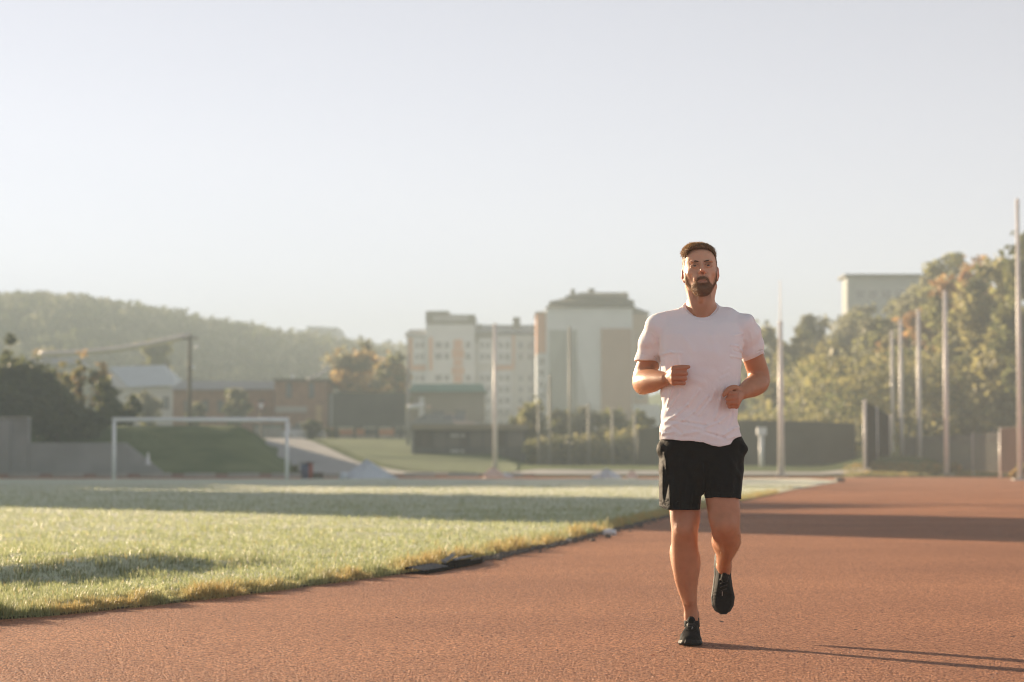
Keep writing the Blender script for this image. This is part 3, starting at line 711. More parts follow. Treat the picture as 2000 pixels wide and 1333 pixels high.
r_ = lump('crumpled_sheeting', 1190, 934, 101, 1.15, .42, M['sheet'], 'crumpled pale sheeting on the far grass left of the runner', 'sheeting', 5.0, 2.0, -.1)
r_ = lump('pink_sack', 1234, 932, 101.4, .42, .36, M['pink_sheet'], 'small pinkish sack at the right end of the crumpled sheeting', 'sack', 3.0, 2.4)
Yb = 103.0
root = empty('oil_barrel', (X_(600, Yb), Yb, 0), 'blue and dark red barrel on the far track beside the goalpost', 'barrel')
x = X_(596, Yb); m = MB(); m.tube([(x, Yb, 0), (x, Yb, .32), (x, Yb, .33), (x, Yb, .66)], [.17, .17, .18, .17], 16); m.build('drum', M['blue_paint'], root, True)
x = X_(604, Yb); m = MB(); m.tube([(x, Yb + .1, 0), (x, Yb + .1, .7)], [.17, .17], 16); m.build('drum', M['red_paint'], root, True)
m = MB(); m.tube([(X_(600, Yb), Yb, .7), (X_(600, Yb), Yb, .73)], .36, 16); m.build('lid', M['dark_metal'], root)
root = empty('brown_box', (X_(622, Yb), Yb, 0), 'low brown box lying beside the barrel', 'box')
m = MB(); m.box(X_(612, Yb), X_(631, Yb), Yb, Yb + .3, 0, .24); m.build('box_body', M['bark'], root, bevel=.02)
m = MB(); m.box(X_(611, Yb), X_(632, Yb), Yb - .02, Yb + .32, .245, .28); m.build('lid', M['dark_wood'], root)
root = empty('drain_cover', (X_(1641, 91), 91, 0), 'small dark drain box where the infield grass narrows to a point', 'drain box')
m = MB(); m.box(X_(1632, 91), X_(1650, 91), 91, 91.6, 0, .10); m.build('drain_body', M['dark_metal'], root, bevel=.02)
m = MB(); m.box(X_(1636, 91), X_(1646, 91), 91.1, 91.5, .104, .14); m.build('lid', M['dark_grey'], root)
# ------------------------------------------------------------------ vegetation
PAL = {'dark': [(0.09, 0.11, 0.045), (0.18, 0.195, 0.08)], 'olive': [(0.16, 0.18, 0.07), (0.34, 0.33, 0.13)], 'yellow': [(0.22, 0.22, 0.085), (0.46, 0.41, 0.17)], 'orange': [(0.34, 0.21, 0.08), (0.55, 0.33, 0.13)], 'grey': [(0.19, 0.2, 0.12), (0.34, 0.33, 0.2)], 'gold': [(0.4, 0.29, 0.1), (0.65, 0.45, 0.18)], 'deep': [(0.09, 0.105, 0.05), (0.16, 0.175, 0.08)]}
def crown_mesh(seed, rx, rz, n_cl, n_leaf, leaf, pal, pal2=None, mixf=.25, shape='round', flat=1.0):
    """leaf quads gathered in clumps on limbs; returns V, F, colours and clump centres (base of crown at z=0)"""
    r = np.random.RandomState(seed)
    d = r.randn(n_cl, 3); d /= np.linalg.norm(d, axis=1)[:, None]
    q = (.35 + .65 * r.rand(n_cl) ** .6)[:, None]
    C = d * q * np.array([rx * .82, rx * flat * .82, rz * .95])
    if shape == 'column': C[:, 0] *= .9
    if shape == 'cone': C[:, :2] *= (1.15 - (C[:, 2:3] / rz + 1) * .45)
    C[:, 2] += rz
    cr_ = (.16 + .26 * r.rand(n_cl)) * min(rx, rz) * 1.3
    per = n_leaf // n_cl
    dirs = r.randn(n_cl, per, 3); dirs /= np.linalg.norm(dirs, axis=2)[..., None]
    rad = (r.rand(n_cl, per, 1) ** .6) * (1 + .5 * (r.rand(n_cl, per, 1) < .12)) * cr_[:, None, None]
    Pp = (C[:, None, :] + dirs * rad * np.array([1, 1, .8])).reshape(-1, 3)
    n = len(Pp)
    a = r.randn(n, 3); a[:, 2] *= .6; a /= np.linalg.norm(a, axis=1)[:, None]
    b_ = np.cross(a, r.randn(n, 3)); b_ /= np.linalg.norm(b_, axis=1)[:, None]
    s = (leaf * (.55 + .9 * r.rand(n)))[:, None]
    cc = np.cross(a, b_) * s * .18
    V = np.stack([Pp - a*s, Pp - b_*s*.6 + cc, Pp + a*s, Pp + b_*s*.6 + cc], 1).reshape(-1, 3)
    F = np.arange(n * 4).reshape(-1, 4)
    lo, hi = np.array(PAL[pal][0]), np.array(PAL[pal][1])
    k = np.clip(np.repeat(r.rand(n_cl), per) * .6 + r.rand(n) * .4, 0, 1)[:, None]
    c = lo * (1 - k) + hi * k
    if pal2:
        lo2, hi2 = np.array(PAL[pal2][0]), np.array(PAL[pal2][1])
        w = np.repeat(r.rand(n_cl) < mixf, per)[:, None]; c = np.where(w, lo2 * (1 - k) + hi2 * k, c)
    return V, F, np.repeat(c, 4, 0), C
def tree(name, u, Y, vt, width_px, pal, label, cat='tree', group=None, seed=1, leaf=.22, n_cl=34, n_leaf=3200, pal2=None, mixf=.25, trunk=.18, vb=None, shape='round', lean=0):
    x = X_(u, Y); zg = gz(u, Y) if vb is None else Z_(vb, Y); zt = Z_(vt, Y); H = zt - zg
    root = empty(name, (x, Y, zg), label, cat, group)
    rx = width_px / F_PX * Y / 2; rz = H * (1 - trunk) / 2
    V, F, c, C = crown_mesh(seed, rx, rz, n_cl, n_leaf, leaf, pal, pal2, mixf, shape)
    off = np.array([x + lean, Y, zg + H * trunk]); 
    np_mesh('crown', V + off, F, M['leaf'], root, colors=c)
    m = MB(); r0 = max(.06, min(.05 * H ** .9, .22))
    tp = (x + lean, Y, zg + H * (trunk + .45))
    m.tube([(x, Y, zg - .2), (x + .03*H*.3, Y, zg + H * trunk * .7), (x + lean*.6, Y + .02*H, zg + H * (trunk + .2)), tp], [r0 * 1.2, r0, r0 * .7, r0 * .25], 8)
    for i in range(0, len(C), max(1, len(C) // 9)):
        e = C[i] + off; t = .25 + .5 * ((i * 37) % 10) / 10
        s = (x + lean * t, Y, zg + H * (trunk * .8 + .4 * t * (1 - trunk)))
        mid = [(s[k] + e[k]) / 2 + (.06 * H if k == 2 else 0) for k in range(3)]
        m.tube([s, mid, tuple(e)], [r0 * .42, r0 * .26, r0 * .08], 5)
    m.build('trunk', M['bark'], root, True)
    return root
# ---- right hillside
GR = 'trees on the right hillside'
T = [ # u, Y, vt, width, pal, pal2, mix, label
 (1500, 190, 628, 90, 'grey', 'olive', .3, 'hazy grey-green tree just right of the runner, lowest on the hill line'),
 (1553, 186, 640, 96, 'yellow', 'olive', .4, 'yellow-green tree behind the pole beside the runner'),
 (1588, 200, 598, 80, 'grey', 'dark', .3, 'slim grey-green tree rising above its neighbours left of the hilltop building'),
 (1630, 172, 655, 110, 'yellow', 'grey', .3, 'yellowish tree below the left corner of the hilltop building'),
 (1668, 195, 596, 110, 'grey', 'olive', .4, 'grey-green tree covering the foot of the hilltop building'),
 (1716, 165, 625, 120, 'olive', 'grey', .4, 'olive tree directly below the hilltop building'),
 (1765, 180, 560, 120, 'grey', 'olive', .4, 'dull green tree overlapping the right end of the hilltop building'),
 (1850, 170, 478, 150, 'olive', 'grey', .35, 'high olive tree on the hill crest with a pointed top'),
 (1905, 158, 508, 130, 'orange', 'olive', .45, 'orange-tinted tree right of the pointed crest tree'),
 (1745, 140, 655, 90, 'orange', 'yellow', .5, 'bright orange tree behind the farthest poles'),
 (1800, 136, 590, 100, 'orange', 'olive', .45, 'orange and green tree above the middle pole of the row'),
 (1700, 148, 690, 110, 'yellow', 'olive', .4, 'yellow-green tree above the tall dark side screen'),
 (1862, 128, 540, 120, 'olive', 'orange', .3, 'large olive tree behind the pole with the widest gap'),
 (1935, 122, 488, 140, 'yellow', 'dark', .3, 'tall yellow-olive tree left of the nearest pole'),
 (2010, 112, 455, 130, 'dark', 'olive', .4, 'dark tree cut off by the right edge of the photo'),
 (1960, 116, 640, 130, 'yellow', 'yellow', .3, 'low bright yellow-green tree above the chain link fence'),
 (1880, 124, 720, 110, 'yellow', 'olive', .3, 'yellow-green bushy tree right of the widest pole gap'),
 (1815, 133, 730, 100, 'yellow', 'orange', .2, 'low yellow-orange tree between two poles'),
 (1600, 158, 735, 110, 'yellow', 'grey', .3, 'low yellowish tree above the middle of the windscreen fence'),
 (1520, 160, 745, 100, 'yellow', 'grey', .4, 'low pale green tree above the windscreen fence beside the pole'),
 (1665, 152, 752, 90, 'yellow', 'olive', .3, 'low golden-green tree left of the side screen'),
 (2040, 125, 520, 120, 'olive', 'dark', .3, 'olive tree beyond the right edge pole'),
 (1690, 205, 590, 90, 'grey', 'olive', .3, 'grey-green tree in front of the hilltop building wall, second from its left corner'),
 (1738, 200, 588, 90, 'olive', 'grey', .4, 'dull olive tree in front of the middle of the hilltop building'),
 (1790, 192, 545, 90, 'olive', 'grey', .3, 'olive tree covering the right half of the hilltop building'),
 (1825, 178, 512, 80, 'grey', 'olive', .3, 'grey-green tree stepping up to the pointed crest tree'),
 (1452, 200, 660, 80, 'grey', 'grey', .3, 'grey tree mostly hidden behind the runner'),
]
for i, (u, Y, vt, w, pal, pal2, mf, lab) in enumerate(T):
    Y = Y + 32 if Y < 158 else Y + 14
    tree('hillside_tree', u, Y, vt, w, pal, lab, 'tree', GR, seed=100 + i, leaf=.26, n_cl=60, n_leaf=5200, pal2=pal2, mixf=mf, trunk=.06)
# ---- undergrowth on the slope (one mass)
def scatter_mass(name, pts, rad, per, leaf, pals, label, cat, seed, hz=.7, mt=None):
    r = np.random.RandomState(seed); pts = np.asarray(pts); n_ = len(pts)
    d = r.randn(n_, per, 3); d /= np.linalg.norm(d, axis=2)[..., None]
    Pp = (pts[:, None, :] + d * (r.rand(n_, per, 1) ** .4) * np.asarray(rad)[:, None, None] * np.array([1, 1, hz])).reshape(-1, 3)
    n = len(Pp); a = r.randn(n, 3); a /= np.linalg.norm(a, axis=1)[:, None]; b_ = np.cross(a, r.randn(n, 3)); b_ /= np.linalg.norm(b_, axis=1)[:, None]
    lf = (np.repeat(np.asarray(leaf) * np.ones(n_), per) * (.6 + .8 * r.rand(n)))[:, None]
    V = np.stack([Pp - a*lf, Pp - b_*lf*.6, Pp + a*lf, Pp + b_*lf*.6], 1).reshape(-1, 3)
    pi = r.randint(0, len(pals), n_); lo = np.array([PAL[p][0] for p in pals])[pi]; hi = np.array([PAL[p][1] for p in pals])[pi]
    k = r.rand(n)[:, None]; c = np.repeat(lo, per, 0) * (1 - k) + np.repeat(hi, per, 0) * k
    return tag(np_mesh(name, V, np.arange(n*4).reshape(-1, 4), mt or M['leaf'], colors=np.repeat(c, 4, 0)), label, cat, kind='stuff')
r = np.random.RandomState(5); pts = []
for _ in range(1100):
    u = 1455 + 700 * r.rand(); Y = 150 + 80 * r.rand()
    if X_(u, Y) < 13: continue
    x = X_(u, Y); pts.append((x, Y, float(terr(x, Y)) + .3 + 2.6 * r.rand() + (4.0 if u > 1560 else 0) * r.rand()))
scatter_mass('undergrowth', pts, np.full(len(pts), 1.5), 60, .22, ['olive', 'yellow', 'dark', 'grey', 'yellow'], 'dense undergrowth filling the right slope behind the fences', 'undergrowth', 6)
# ---- hedge behind the net fence
r = np.random.RandomState(15); pts = []
for _ in range(420):
    Y = 141.8 + 3.2 * r.rand(); u = 1034 + 640 * r.rand(); x = X_(u, Y)
    top = np.interp(u, [1034, 1060, 1100, 1240, 1280, 1460, 1668], [865, 858, 858, 840, 836, 816, 822])
    v = top + (908 - top) * r.rand(); pts.append((x, Y, Z_(v, Y) - .1))
scatter_mass('hedge', pts, np.full(len(pts), .6), 60, .12, ['olive', 'yellow', 'grey', 'dark', 'yellow'], 'long uneven hedge behind the net and windscreen fences', 'hedge', 16)
tree('leafy_bush', 1040, 152, 786, 76, 'olive', 'rounded green bush right of the dugout', 'bush', None, 201, .16, 24, 1800, 'yellow', .3, .05)
tree('leafy_bush', 1008, 158, 808, 50, 'dark', 'small dark bush rising behind the dugout roof', 'bush', None, 202, .14, 18, 1300, 'olive', .3, .05)
tree('climbing_tree', 1145, 150, 790, 78, 'grey', 'grey-green tree before the white stripe of the tall building', 'tree', None, 203, .16, 26, 2000, 'olive', .3, .05)
tree('climbing_tree', 1205, 150, 800, 80, 'olive', 'dark olive tree before the brown panel of the tall building', 'tree', None, 204, .16, 26, 2000, 'dark', .4, .05)
tree('climbing_tree', 1098, 150, 795, 66, 'olive', 'olive tree before the grey panel of the tall building', 'tree', None, 206, .16, 26, 2000, 'grey', .4, .05)
tree('climbing_tree', 1255, 152, 800, 70, 'dark', 'dark tree half hidden behind the runner at the net fence', 'tree', None, 205, .16, 26, 2000, 'olive', .3, .05)
# ---- centre and left
tree('autumn_tree', 700, 205, 656, 122, 'gold', 'big autumn tree with golden leaves behind the dark board', 'tree', None, 210, .24, 46, 3600, 'grey', .45, .2)
tree('autumn_tree', 767, 208, 682, 72, 'gold', 'smaller olive and gold tree beside the apartment block', 'tree', None, 211, .24, 34, 2400, 'olive', .6, .2)
tree('poplar_tree', 306, 255, 634, 66, 'olive', 'dark poplar rising behind the white roof', 'tree', None, 212, .28, 40, 3000, 'grey', .4, .08, shape='column')
tree('round_tree', 96, 275, 656, 72, 'gold', 'round tan tree at the left end of the sagging cable', 'tree', None, 213, .28, 34, 2400, 'grey', .5, .25)
tree('dark_bush', 18, 137, 690, 150, 'deep', 'large dark bush above the tall concrete wall at the left edge', 'bush', None, 220, .16, 60, 5600, 'dark', .3, .02)
tree('dark_bush', 78, 139, 722, 110, 'deep', 'dark bush to the left of the yellow saplings', 'bush', None, 221, .16, 50, 4200, 'dark', .3, .02)
tree('dark_bush', 15, 150, 655, 60, 'dark', 'upright green bush cut by the left edge of the photo', 'bush', None, 222, .16, 30, 2200, 'olive', .3, .05)
tree('dark_bush', 112, 131, 764, 110, 'deep', 'dark bush behind the left end of the low concrete wall', 'bush', None, 224, .14, 44, 3600, 'dark', .4, .02)
tree('dark_bush', 172, 132, 792, 110, 'dark', 'dark green bush behind the middle of the low concrete wall', 'bush', None, 225, .14, 44, 3400, 'deep', .5, .02)
tree('dark_bush', 226, 146, 790, 90, 'deep', 'dark bush just left of the left goalpost', 'bush', None, 226, .14, 40, 3000, 'dark', .5, .02)
SG = 'saplings on the grass bank'
tree('sapling', 128, 141, 700, 44, 'yellow', 'sparse yellow sapling with a dark trunk, leftmost on the bank', 'sapling', SG, 230, .12, 26, 700, 'olive', .3, .12)
tree('sapling', 158, 143, 682, 40, 'gold', 'tall narrow golden sapling above the low concrete wall', 'sapling', SG, 231, .12, 26, 640, 'yellow', .4, .1, shape='column')
tree('sapling', 196, 142, 690, 56, 'gold', 'leafy golden sapling in front of the white roof gable', 'sapling', SG, 232, .12, 30, 900, 'olive', .4, .15)
tree('dark_sapling', 208, 140, 745, 64, 'dark', 'dark bushy sapling left of the goalpost', 'sapling', SG, 233, .13, 30, 1700, 'olive', .3, .08)
tree('dark_sapling', 128, 138, 762, 40, 'deep', 'small dark sapling above the middle of the low wall', 'sapling', SG, 236, .12, 16, 500, 'olive', .3, .4)
tree('dark_sapling', 255, 150, 770, 44, 'dark', 'small dark tree between the goalpost and the white-roofed house', 'sapling', SG, 234, .13, 20, 1000, 'grey', .3, .2)
tree('garden_tree', 290, 200, 768, 50, 'grey', 'grey-green garden tree under the eaves of the white roof', 'tree', None, 235, .18, 24, 1500, 'olive', .3, .15)
tree('garden_tree', 462, 195, 748, 52, 'dark', 'dark green tree before the long brick house, left of the sign', 'tree', None, 237, .18, 26, 1900, 'grey', .4, .08)
tree('garden_tree', 385, 198, 790, 40, 'dark', 'low dark bush before the left half of the long brick house', 'bush', None, 238, .18, 20, 1300, 'grey', .4, .05)
tree('garden_tree', 610, 176, 822, 44, 'dark', 'dark bush beside the parked bluish car', 'bush', None, 239, .14, 20, 1200, 'grey', .4, .1)
tree('garden_tree', 648, 174, 838, 30, 'olive', 'small bush at the left foot of the dark board', 'bush', None, 240, .14, 14, 800, 'grey', .4, .1)
tree('garden_tree', 574, 119, 903, 20, 'olive', 'tiny green shrub at the right foot of the grass bank', 'shrub', None, 241, .05, 12, 500, 'yellow', .3, .05)
tree('edge_shrub', 1996, 104, 905, 60, 'yellow', 'low yellow-green weeds at the foot of the nearest pole', 'shrub', None, 242, .07, 26, 1800, 'gold', .3, .02)
tree('edge_shrub', 1850, 117, 905, 130, 'yellow', 'low pale grass tuft in front of the chain link fence', 'shrub', None, 243, .06, 26, 1500, 'gold', .3, .02)
# grass tufts on the rise at right and roof plants
r = np.random.RandomState(25); pts = []
for _ in range(500):
    Y = 115.5 + 8 * r.rand(); u = 1640 + 360 * r.rand() + 40 * r.rand(); x = X_(u, Y); pts.append((x, Y, float(terr(x, Y)) + .06))
scatter_mass('rough_grass', pts, np.full(len(pts), .35), 30, .05, ['yellow', 'gold', 'yellow'], 'pale rough grass on the low rise before the chain link fence', 'grass', 26, .3)
# ---- far wooded ridge: one far-off mass
r = np.random.RandomState(35); n_ = 1500; u = -250 + 1150 * r.rand(n_); Y = 330 + 190 * r.rand(n_) ** .6; x = X_(u, Y)
pts = np.stack([x, Y, terr(x, Y) + 1.0 + 1.8 * r.rand(n_)], -1)
scatter_mass('wooded_ridge', pts, 2.6 + 2.2 * r.rand(n_), 60, .8, ['dark', 'grey', 'deep'], 'hazy wooded ridge along the left skyline', 'woods', 36, mt=leaf_mat('far_leaf', .25, .8, spec=.1))
# distant woods right of centre low behind the buildings
# ---- unseen building, mast and trees placed and sized to throw the long shadows
def pq(p, q):      # p across, q towards the sun
    s = Vector((math.sin(SUN_AZ), math.cos(SUN_AZ))); c = Vector((math.cos(SUN_AZ), -math.sin(SUN_AZ))); v = c * p + s * q
    return v.x, v.y
def pq_box(mb, p0, p1, q0, q1, z0, z1):
    a = [pq(p0, q0), pq(p1, q0), pq(p1, q1), pq(p0, q1)]
    return mb.hull8([(x, y, z0) for x, y in a], [(x, y, z1) for x, y in a])
cx, cy = pq(25, 70)
root = empty('shadow_building', (cx, cy, 0), 'unseen pale building outside the left of the photo, its shadow crosses the pitch', 'building')
HS = math.tan(SUN_EL)
m = MB(); pq_box(m, 20.4, 28.2, 66, 82, -.05, (66 - 8) * HS); m.build('wall', M['cream'], root)
m = MB(); pq_box(m, 28.25, 34.6, 66, 80, -.05, (66 - 27) * HS); m.build('wall', M['cream'], root)
m = MB(); pq_box(m, 20.1, 28.5, 65.6, 82.4, (66 - 8) * HS, (66 - 8) * HS + .3); m.build('roof', M['roof_dark'], root)
for k in range(6):
    m = MB(); pq_box(m, 21 + k * 1.2, 21.8 + k * 1.2, 65.9, 66.05, 1.2, 2.6); f = m.build('window', M['white_paint'], root)
    m = MB(); pq_box(m, 21.1 + k * 1.2, 21.7 + k * 1.2, 65.85, 65.9, 1.3, 2.5); m.build('pane', M['glass'], f)
cx, cy = pq(35.8, 72)
root = empty('shadow_mast', (cx, cy, 0), 'unseen mast outside the left of the photo beside the clubhouse', 'mast')
m = MB(); m.tube([(cx, cy, 0), (cx, cy, 14)], [.35, .3], 10); m.build('mast_shaft', M['concrete'], root, True)
m = MB(); m.box(cx - 1, cx + 1, cy - .2, cy + .2, 14, 15.2); m.build('mast_panel', M['dark_metal'], root)
labs = ['the smallest and nearest', 'second nearest', 'third nearest', 'the middle one', 'third farthest', 'second farthest', 'farthest']
for i, (p_, q_, h_) in enumerate(((38, 81, 4.6), (44.5, 95, 7.6), (49, 104, 9.6), (53, 112, 12), (57.5, 122, 13), (62, 130, 14.5), (66, 138, 15.5))):
    x, y = pq(p_, q_)
    tree('pitchside_tree', 1000 + x / y * F_PX, y, 898 - h_ / y * F_PX, 2 * 4.0 / y * F_PX, 'olive', f'broad tree left of the photo beyond the pitch, {labs[i]} of its row', 'tree', 'row of trees left of the photo', 300 + i, .4, 70, 3600, 'dark', .4, .1)
# ------------------------------------------------------------------ signed-distance modelling
class Field:
    def __init__(s, lo, hi, h):
        s.h = h; s.lo = np.array(lo, float); n = np.ceil((np.array(hi) - s.lo) / h).astype(int) + 1
        s.F = np.full(tuple(n), 1.0, dtype=np.float32); s.n = n
        s.ax = [s.lo[i] + h * np.arange(n[i]) for i in range(3)]
    def sub(s, lo, hi, m):
        sl = []
        for i in range(3):
            a = int(np.floor((lo[i] - m - s.lo[i]) / s.h)); b = int(np.ceil((hi[i] + m - s.lo[i]) / s.h)) + 1
            sl.append(slice(max(a, 0), max(0, min(b, s.n[i]))))
        sl = tuple(sl)
        X, Y, Z = np.meshgrid(s.ax[0][sl[0]], s.ax[1][sl[1]], s.ax[2][sl[2]], indexing='ij', sparse=False)
        return sl, X.astype(np.float32), Y.astype(np.float32), Z.astype(np.float32)
    def apply(s, lo, hi, fn, k=0.0, op='add'):
        sl, X, Y, Z = s.sub(lo, hi, k + 4 * s.h)
        if X.size == 0: return
        d = fn(X, Y, Z).astype(np.float32); a = s.F[sl]
        if op == 'add':
            if k > 0:
                hh = np.maximum(k - np.abs(a - d), 0) / k; s.F[sl] = np.minimum(a, d) - hh * hh * k * .25
            else: s.F[sl] = np.minimum(a, d)
        elif op == 'cut':
            d = -d
            if k > 0:
                hh = np.maximum(k - np.abs(a - d), 0) / k; s.F[sl] = np.maximum(a, d) + hh * hh * k * .25
            else: s.F[sl] = np.maximum(a, d)
        elif op == 'disp': s.F[sl] = a - d
    def chain(s, pts, k=0.01, sub=9, op='add', sq=(1, 1, 1)):
        """pts: (x,y,z,r) ; smooth tapered limb through them"""
        q = np.array(pts, float)
        if len(q) > 2 and sub > 1:
            out = []; e = np.vstack([2*q[0]-q[1], q, 2*q[-1]-q[-2]])
            for i in range(1, len(e) - 2):
                for t in np.arange(sub) / sub:
                    out.append(.5 * (2*e[i] + (e[i+1]-e[i-1])*t + (2*e[i-1]-5*e[i]+4*e[i+1]-e[i+2])*t*t + (3*e[i]-e[i-1]-3*e[i+1]+e[i+2])*t**3))
            out.append(q[-1]); q = np.array(out)
        r = q[:, 3].max(); lo = q[:, :3].min(0) - r * max(1, 1/min(sq)); hi = q[:, :3].max(0) + r * max(1, 1/min(sq))
        sqa = np.array(sq, float)
        def fn(X, Y, Z):
            D = None
            for a, b in zip(q[:-1], q[1:]):
                ab = (b[:3] - a[:3]) * sqa; L = float(ab @ ab) + 1e-12
                px = (X - a[0])*sqa[0]; py = (Y - a[1])*sqa[1]; pz = (Z - a[2])*sqa[2]
                t = np.clip((px*ab[0] + py*ab[1] + pz*ab[2]) / L, 0, 1)
                d = np.sqrt((px - t*ab[0])**2 + (py - t*ab[1])**2 + (pz - t*ab[2])**2) - (a[3] + t*(b[3]-a[3]))
                D = d if D is None else np.minimum(D, d)
            return D
        s.apply(lo, hi, fn, k, op)
    def ell(s, c, r, k=0.01, op='add', R=None):
        c = np.array(c, float); r = np.array(r, float); m = r.max()
        def fn(X, Y, Z):
            x, y, z = X - c[0], Y - c[1], Z - c[2]
            if R is not None:
                A = np.array(R); x, y, z = A[0,0]*x+A[0,1]*y+A[0,2]*z, A[1,0]*x+A[1,1]*y+A[1,2]*z, A[2,0]*x+A[2,1]*y+A[2,2]*z
            k0 = np.sqrt((x/r[0])**2 + (y/r[1])**2 + (z/r[2])**2); k1 = np.sqrt((x/r[0]**2)**2 + (y/r[1]**2)**2 + (z/r[2]**2)**2)
            return k0 * (k0 - 1) / np.maximum(k1, 1e-9)
        s.apply(c - m, c + m, fn, k, op)
    def loft(s, sec, k=0.01, p=2.4, op='add', cap=True):
        """sec: rows (z, cx, cy, rx, ry) from low to high z; superelliptic sections"""
        q = np.array(sec, float); q = q[np.argsort(q[:, 0])]
        lo = [ (q[:,1]-q[:,3]).min(), (q[:,2]-q[:,4]).min(), q[0,0]]; hi = [(q[:,1]+q[:,3]).max(), (q[:,2]+q[:,4]).max(), q[-1,0]]
        zz = np.linspace(q[0,0], q[-1,0], 400)
        tab = []
        for j in range(1, 5):
            v = np.interp(zz, q[:,0], q[:,j]); w = max(3, int(400 * .035)); kk = np.hanning(w*2+1); kk /= kk.sum()
            tab.append(np.convolve(np.pad(v, w, mode='edge'), kk, mode='valid'))
        def fn(X, Y, Z):
            cx, cy, rx, ry = [np.interp(Z[0,0,:], zz, t)[None, None, :] for t in tab]
            u = np.abs(X - cx) / rx; v = np.abs(Y - cy) / ry
            g = (u**p + v**p) ** (1/p)
            d = (g - 1) * np.minimum(rx, ry) * (1 - .0)
            # scale by direction so distances stay even round the section
            n_ = np.sqrt(u*u + v*v) + 1e-6; sc = np.sqrt((u*rx)**2 + (v*ry)**2) / n_
            d = (g - 1) * sc
            dz = np.maximum(q[0,0] - Z, Z - q[-1,0])
            return np.maximum(d, dz)
        s.apply(lo, hi, fn, k, op)
    def sample(s, Pn):
        g = (Pn - s.lo) / s.h; i = np.clip(np.floor(g).astype(int), 0, s.n - 2); f = g - i
        v = 0
        for a in (0, 1):
            for b in (0, 1):
                for c in (0, 1):
                    v = v + s.F[i[:,0]+a, i[:,1]+b, i[:,2]+c] * (f[:,0] if a else 1-f[:,0]) * (f[:,1] if b else 1-f[:,1]) * (f[:,2] if c else 1-f[:,2])
        return v
    def mesh(s):
        F = s.F; S = F < 0
        nx, ny, nz = F.shape
        cnt = np.zeros((nx-1, ny-1, nz-1), dtype=np.int8)
        for a in (0, 1):
            for b in (0, 1):
                for c in (0, 1): cnt += S[a:nx-1+a, b:ny-1+b, c:nz-1+c]
        mixed = (cnt > 0) & (cnt < 8); I, J, K = np.nonzero(mixed)
        idx = np.full(mixed.shape, -1, dtype=np.int32); idx[I, J, K] = np.arange(len(I))
        acc = np.zeros((len(I), 3)); num = np.zeros(len(I))
        cs = [(a, b, c) for a in (0, 1) for b in (0, 1) for c in (0, 1)]
        for p in cs:
            for ax in range(3):
                if p[ax]: continue
                q = list(p); q[ax] = 1
                fa = F[I+p[0], J+p[1], K+p[2]]; fb = F[I+q[0], J+q[1], K+q[2]]
                m = (fa < 0) != (fb < 0); t = np.where(m, fa / np.where(m, fa - fb, 1), 0)
                pos = np.array(p, float)[None, :].repeat(len(I), 0); pos[:, ax] += t
                acc += pos * m[:, None]; num += m
        V = s.lo + (np.stack([I, J, K], -1) + acc / np.maximum(num, 1)[:, None]) * s.h
        faces = []
        # x edges
        e = S[:-1, 1:-1, 1:-1] != S[1:, 1:-1, 1:-1]; i, j, k = np.nonzero(e); j += 1; k += 1
        f = np.stack([idx[i, j-1, k-1], idx[i, j, k-1], idx[i, j, k], idx[i, j-1, k]], -1); fl = S[i, j, k]; f[~fl] = f[~fl][:, ::-1]; faces.append(f)
        e = S[1:-1, :-1, 1:-1] != S[1:-1, 1:, 1:-1]; i, j, k = np.nonzero(e); i += 1; k += 1
        f = np.stack([idx[i-1, j, k-1], idx[i-1, j, k], idx[i, j, k], idx[i, j, k-1]], -1); fl = S[i, j, k]; f[~fl] = f[~fl][:, ::-1]; faces.append(f)
        e = S[1:-1, 1:-1, :-1] != S[1:-1, 1:-1, 1:]; i, j, k = np.nonzero(e); i += 1; j += 1
        f = np.stack([idx[i-1, j-1, k], idx[i, j-1, k], idx[i, j, k], idx[i-1, j, k]], -1); fl = S[i, j, k]; f[~fl] = f[~fl][:, ::-1]; faces.append(f)
        return V, np.concatenate(faces)

def relax(V, F, it=4, lam=.5):
    e = np.concatenate([F[:, [0, 1]], F[:, [1, 2]], F[:, [2, 3]], F[:, [3, 0]]]); e = np.concatenate([e, e[:, ::-1]])
    n = np.bincount(e[:, 0], minlength=len(V))[:, None]
    def lap(V):
        a = np.stack([np.bincount(e[:, 0], weights=V[e[:, 1], k], minlength=len(V)) for k in range(3)], -1); return a / np.maximum(n, 1) - V
    for _ in range(it):
        V = V + lam * lap(V); V = V - (lam + .03) * lap(V)
    return V
# ------------------------------------------------------------------ the runner
PY = 10.80                                        # distance of the toe line
BASE = P(1348, 1262, PY); BASE = Vector((BASE[0], BASE[1], 0.0))
def B(px, py, d): return P(px, py, PY + d)         # body landmark: photo position and depth behind the toe line
def Bc(px, py, d, r): x, y, z = B(px, py, d); return (x, y, z, r / F_PX * (PY + d))
runner = empty('person', BASE, 'bearded man running towards the camera in a white t-shirt, black shorts and black shoes', 'person')
O = .11                                           # depth of the body's middle
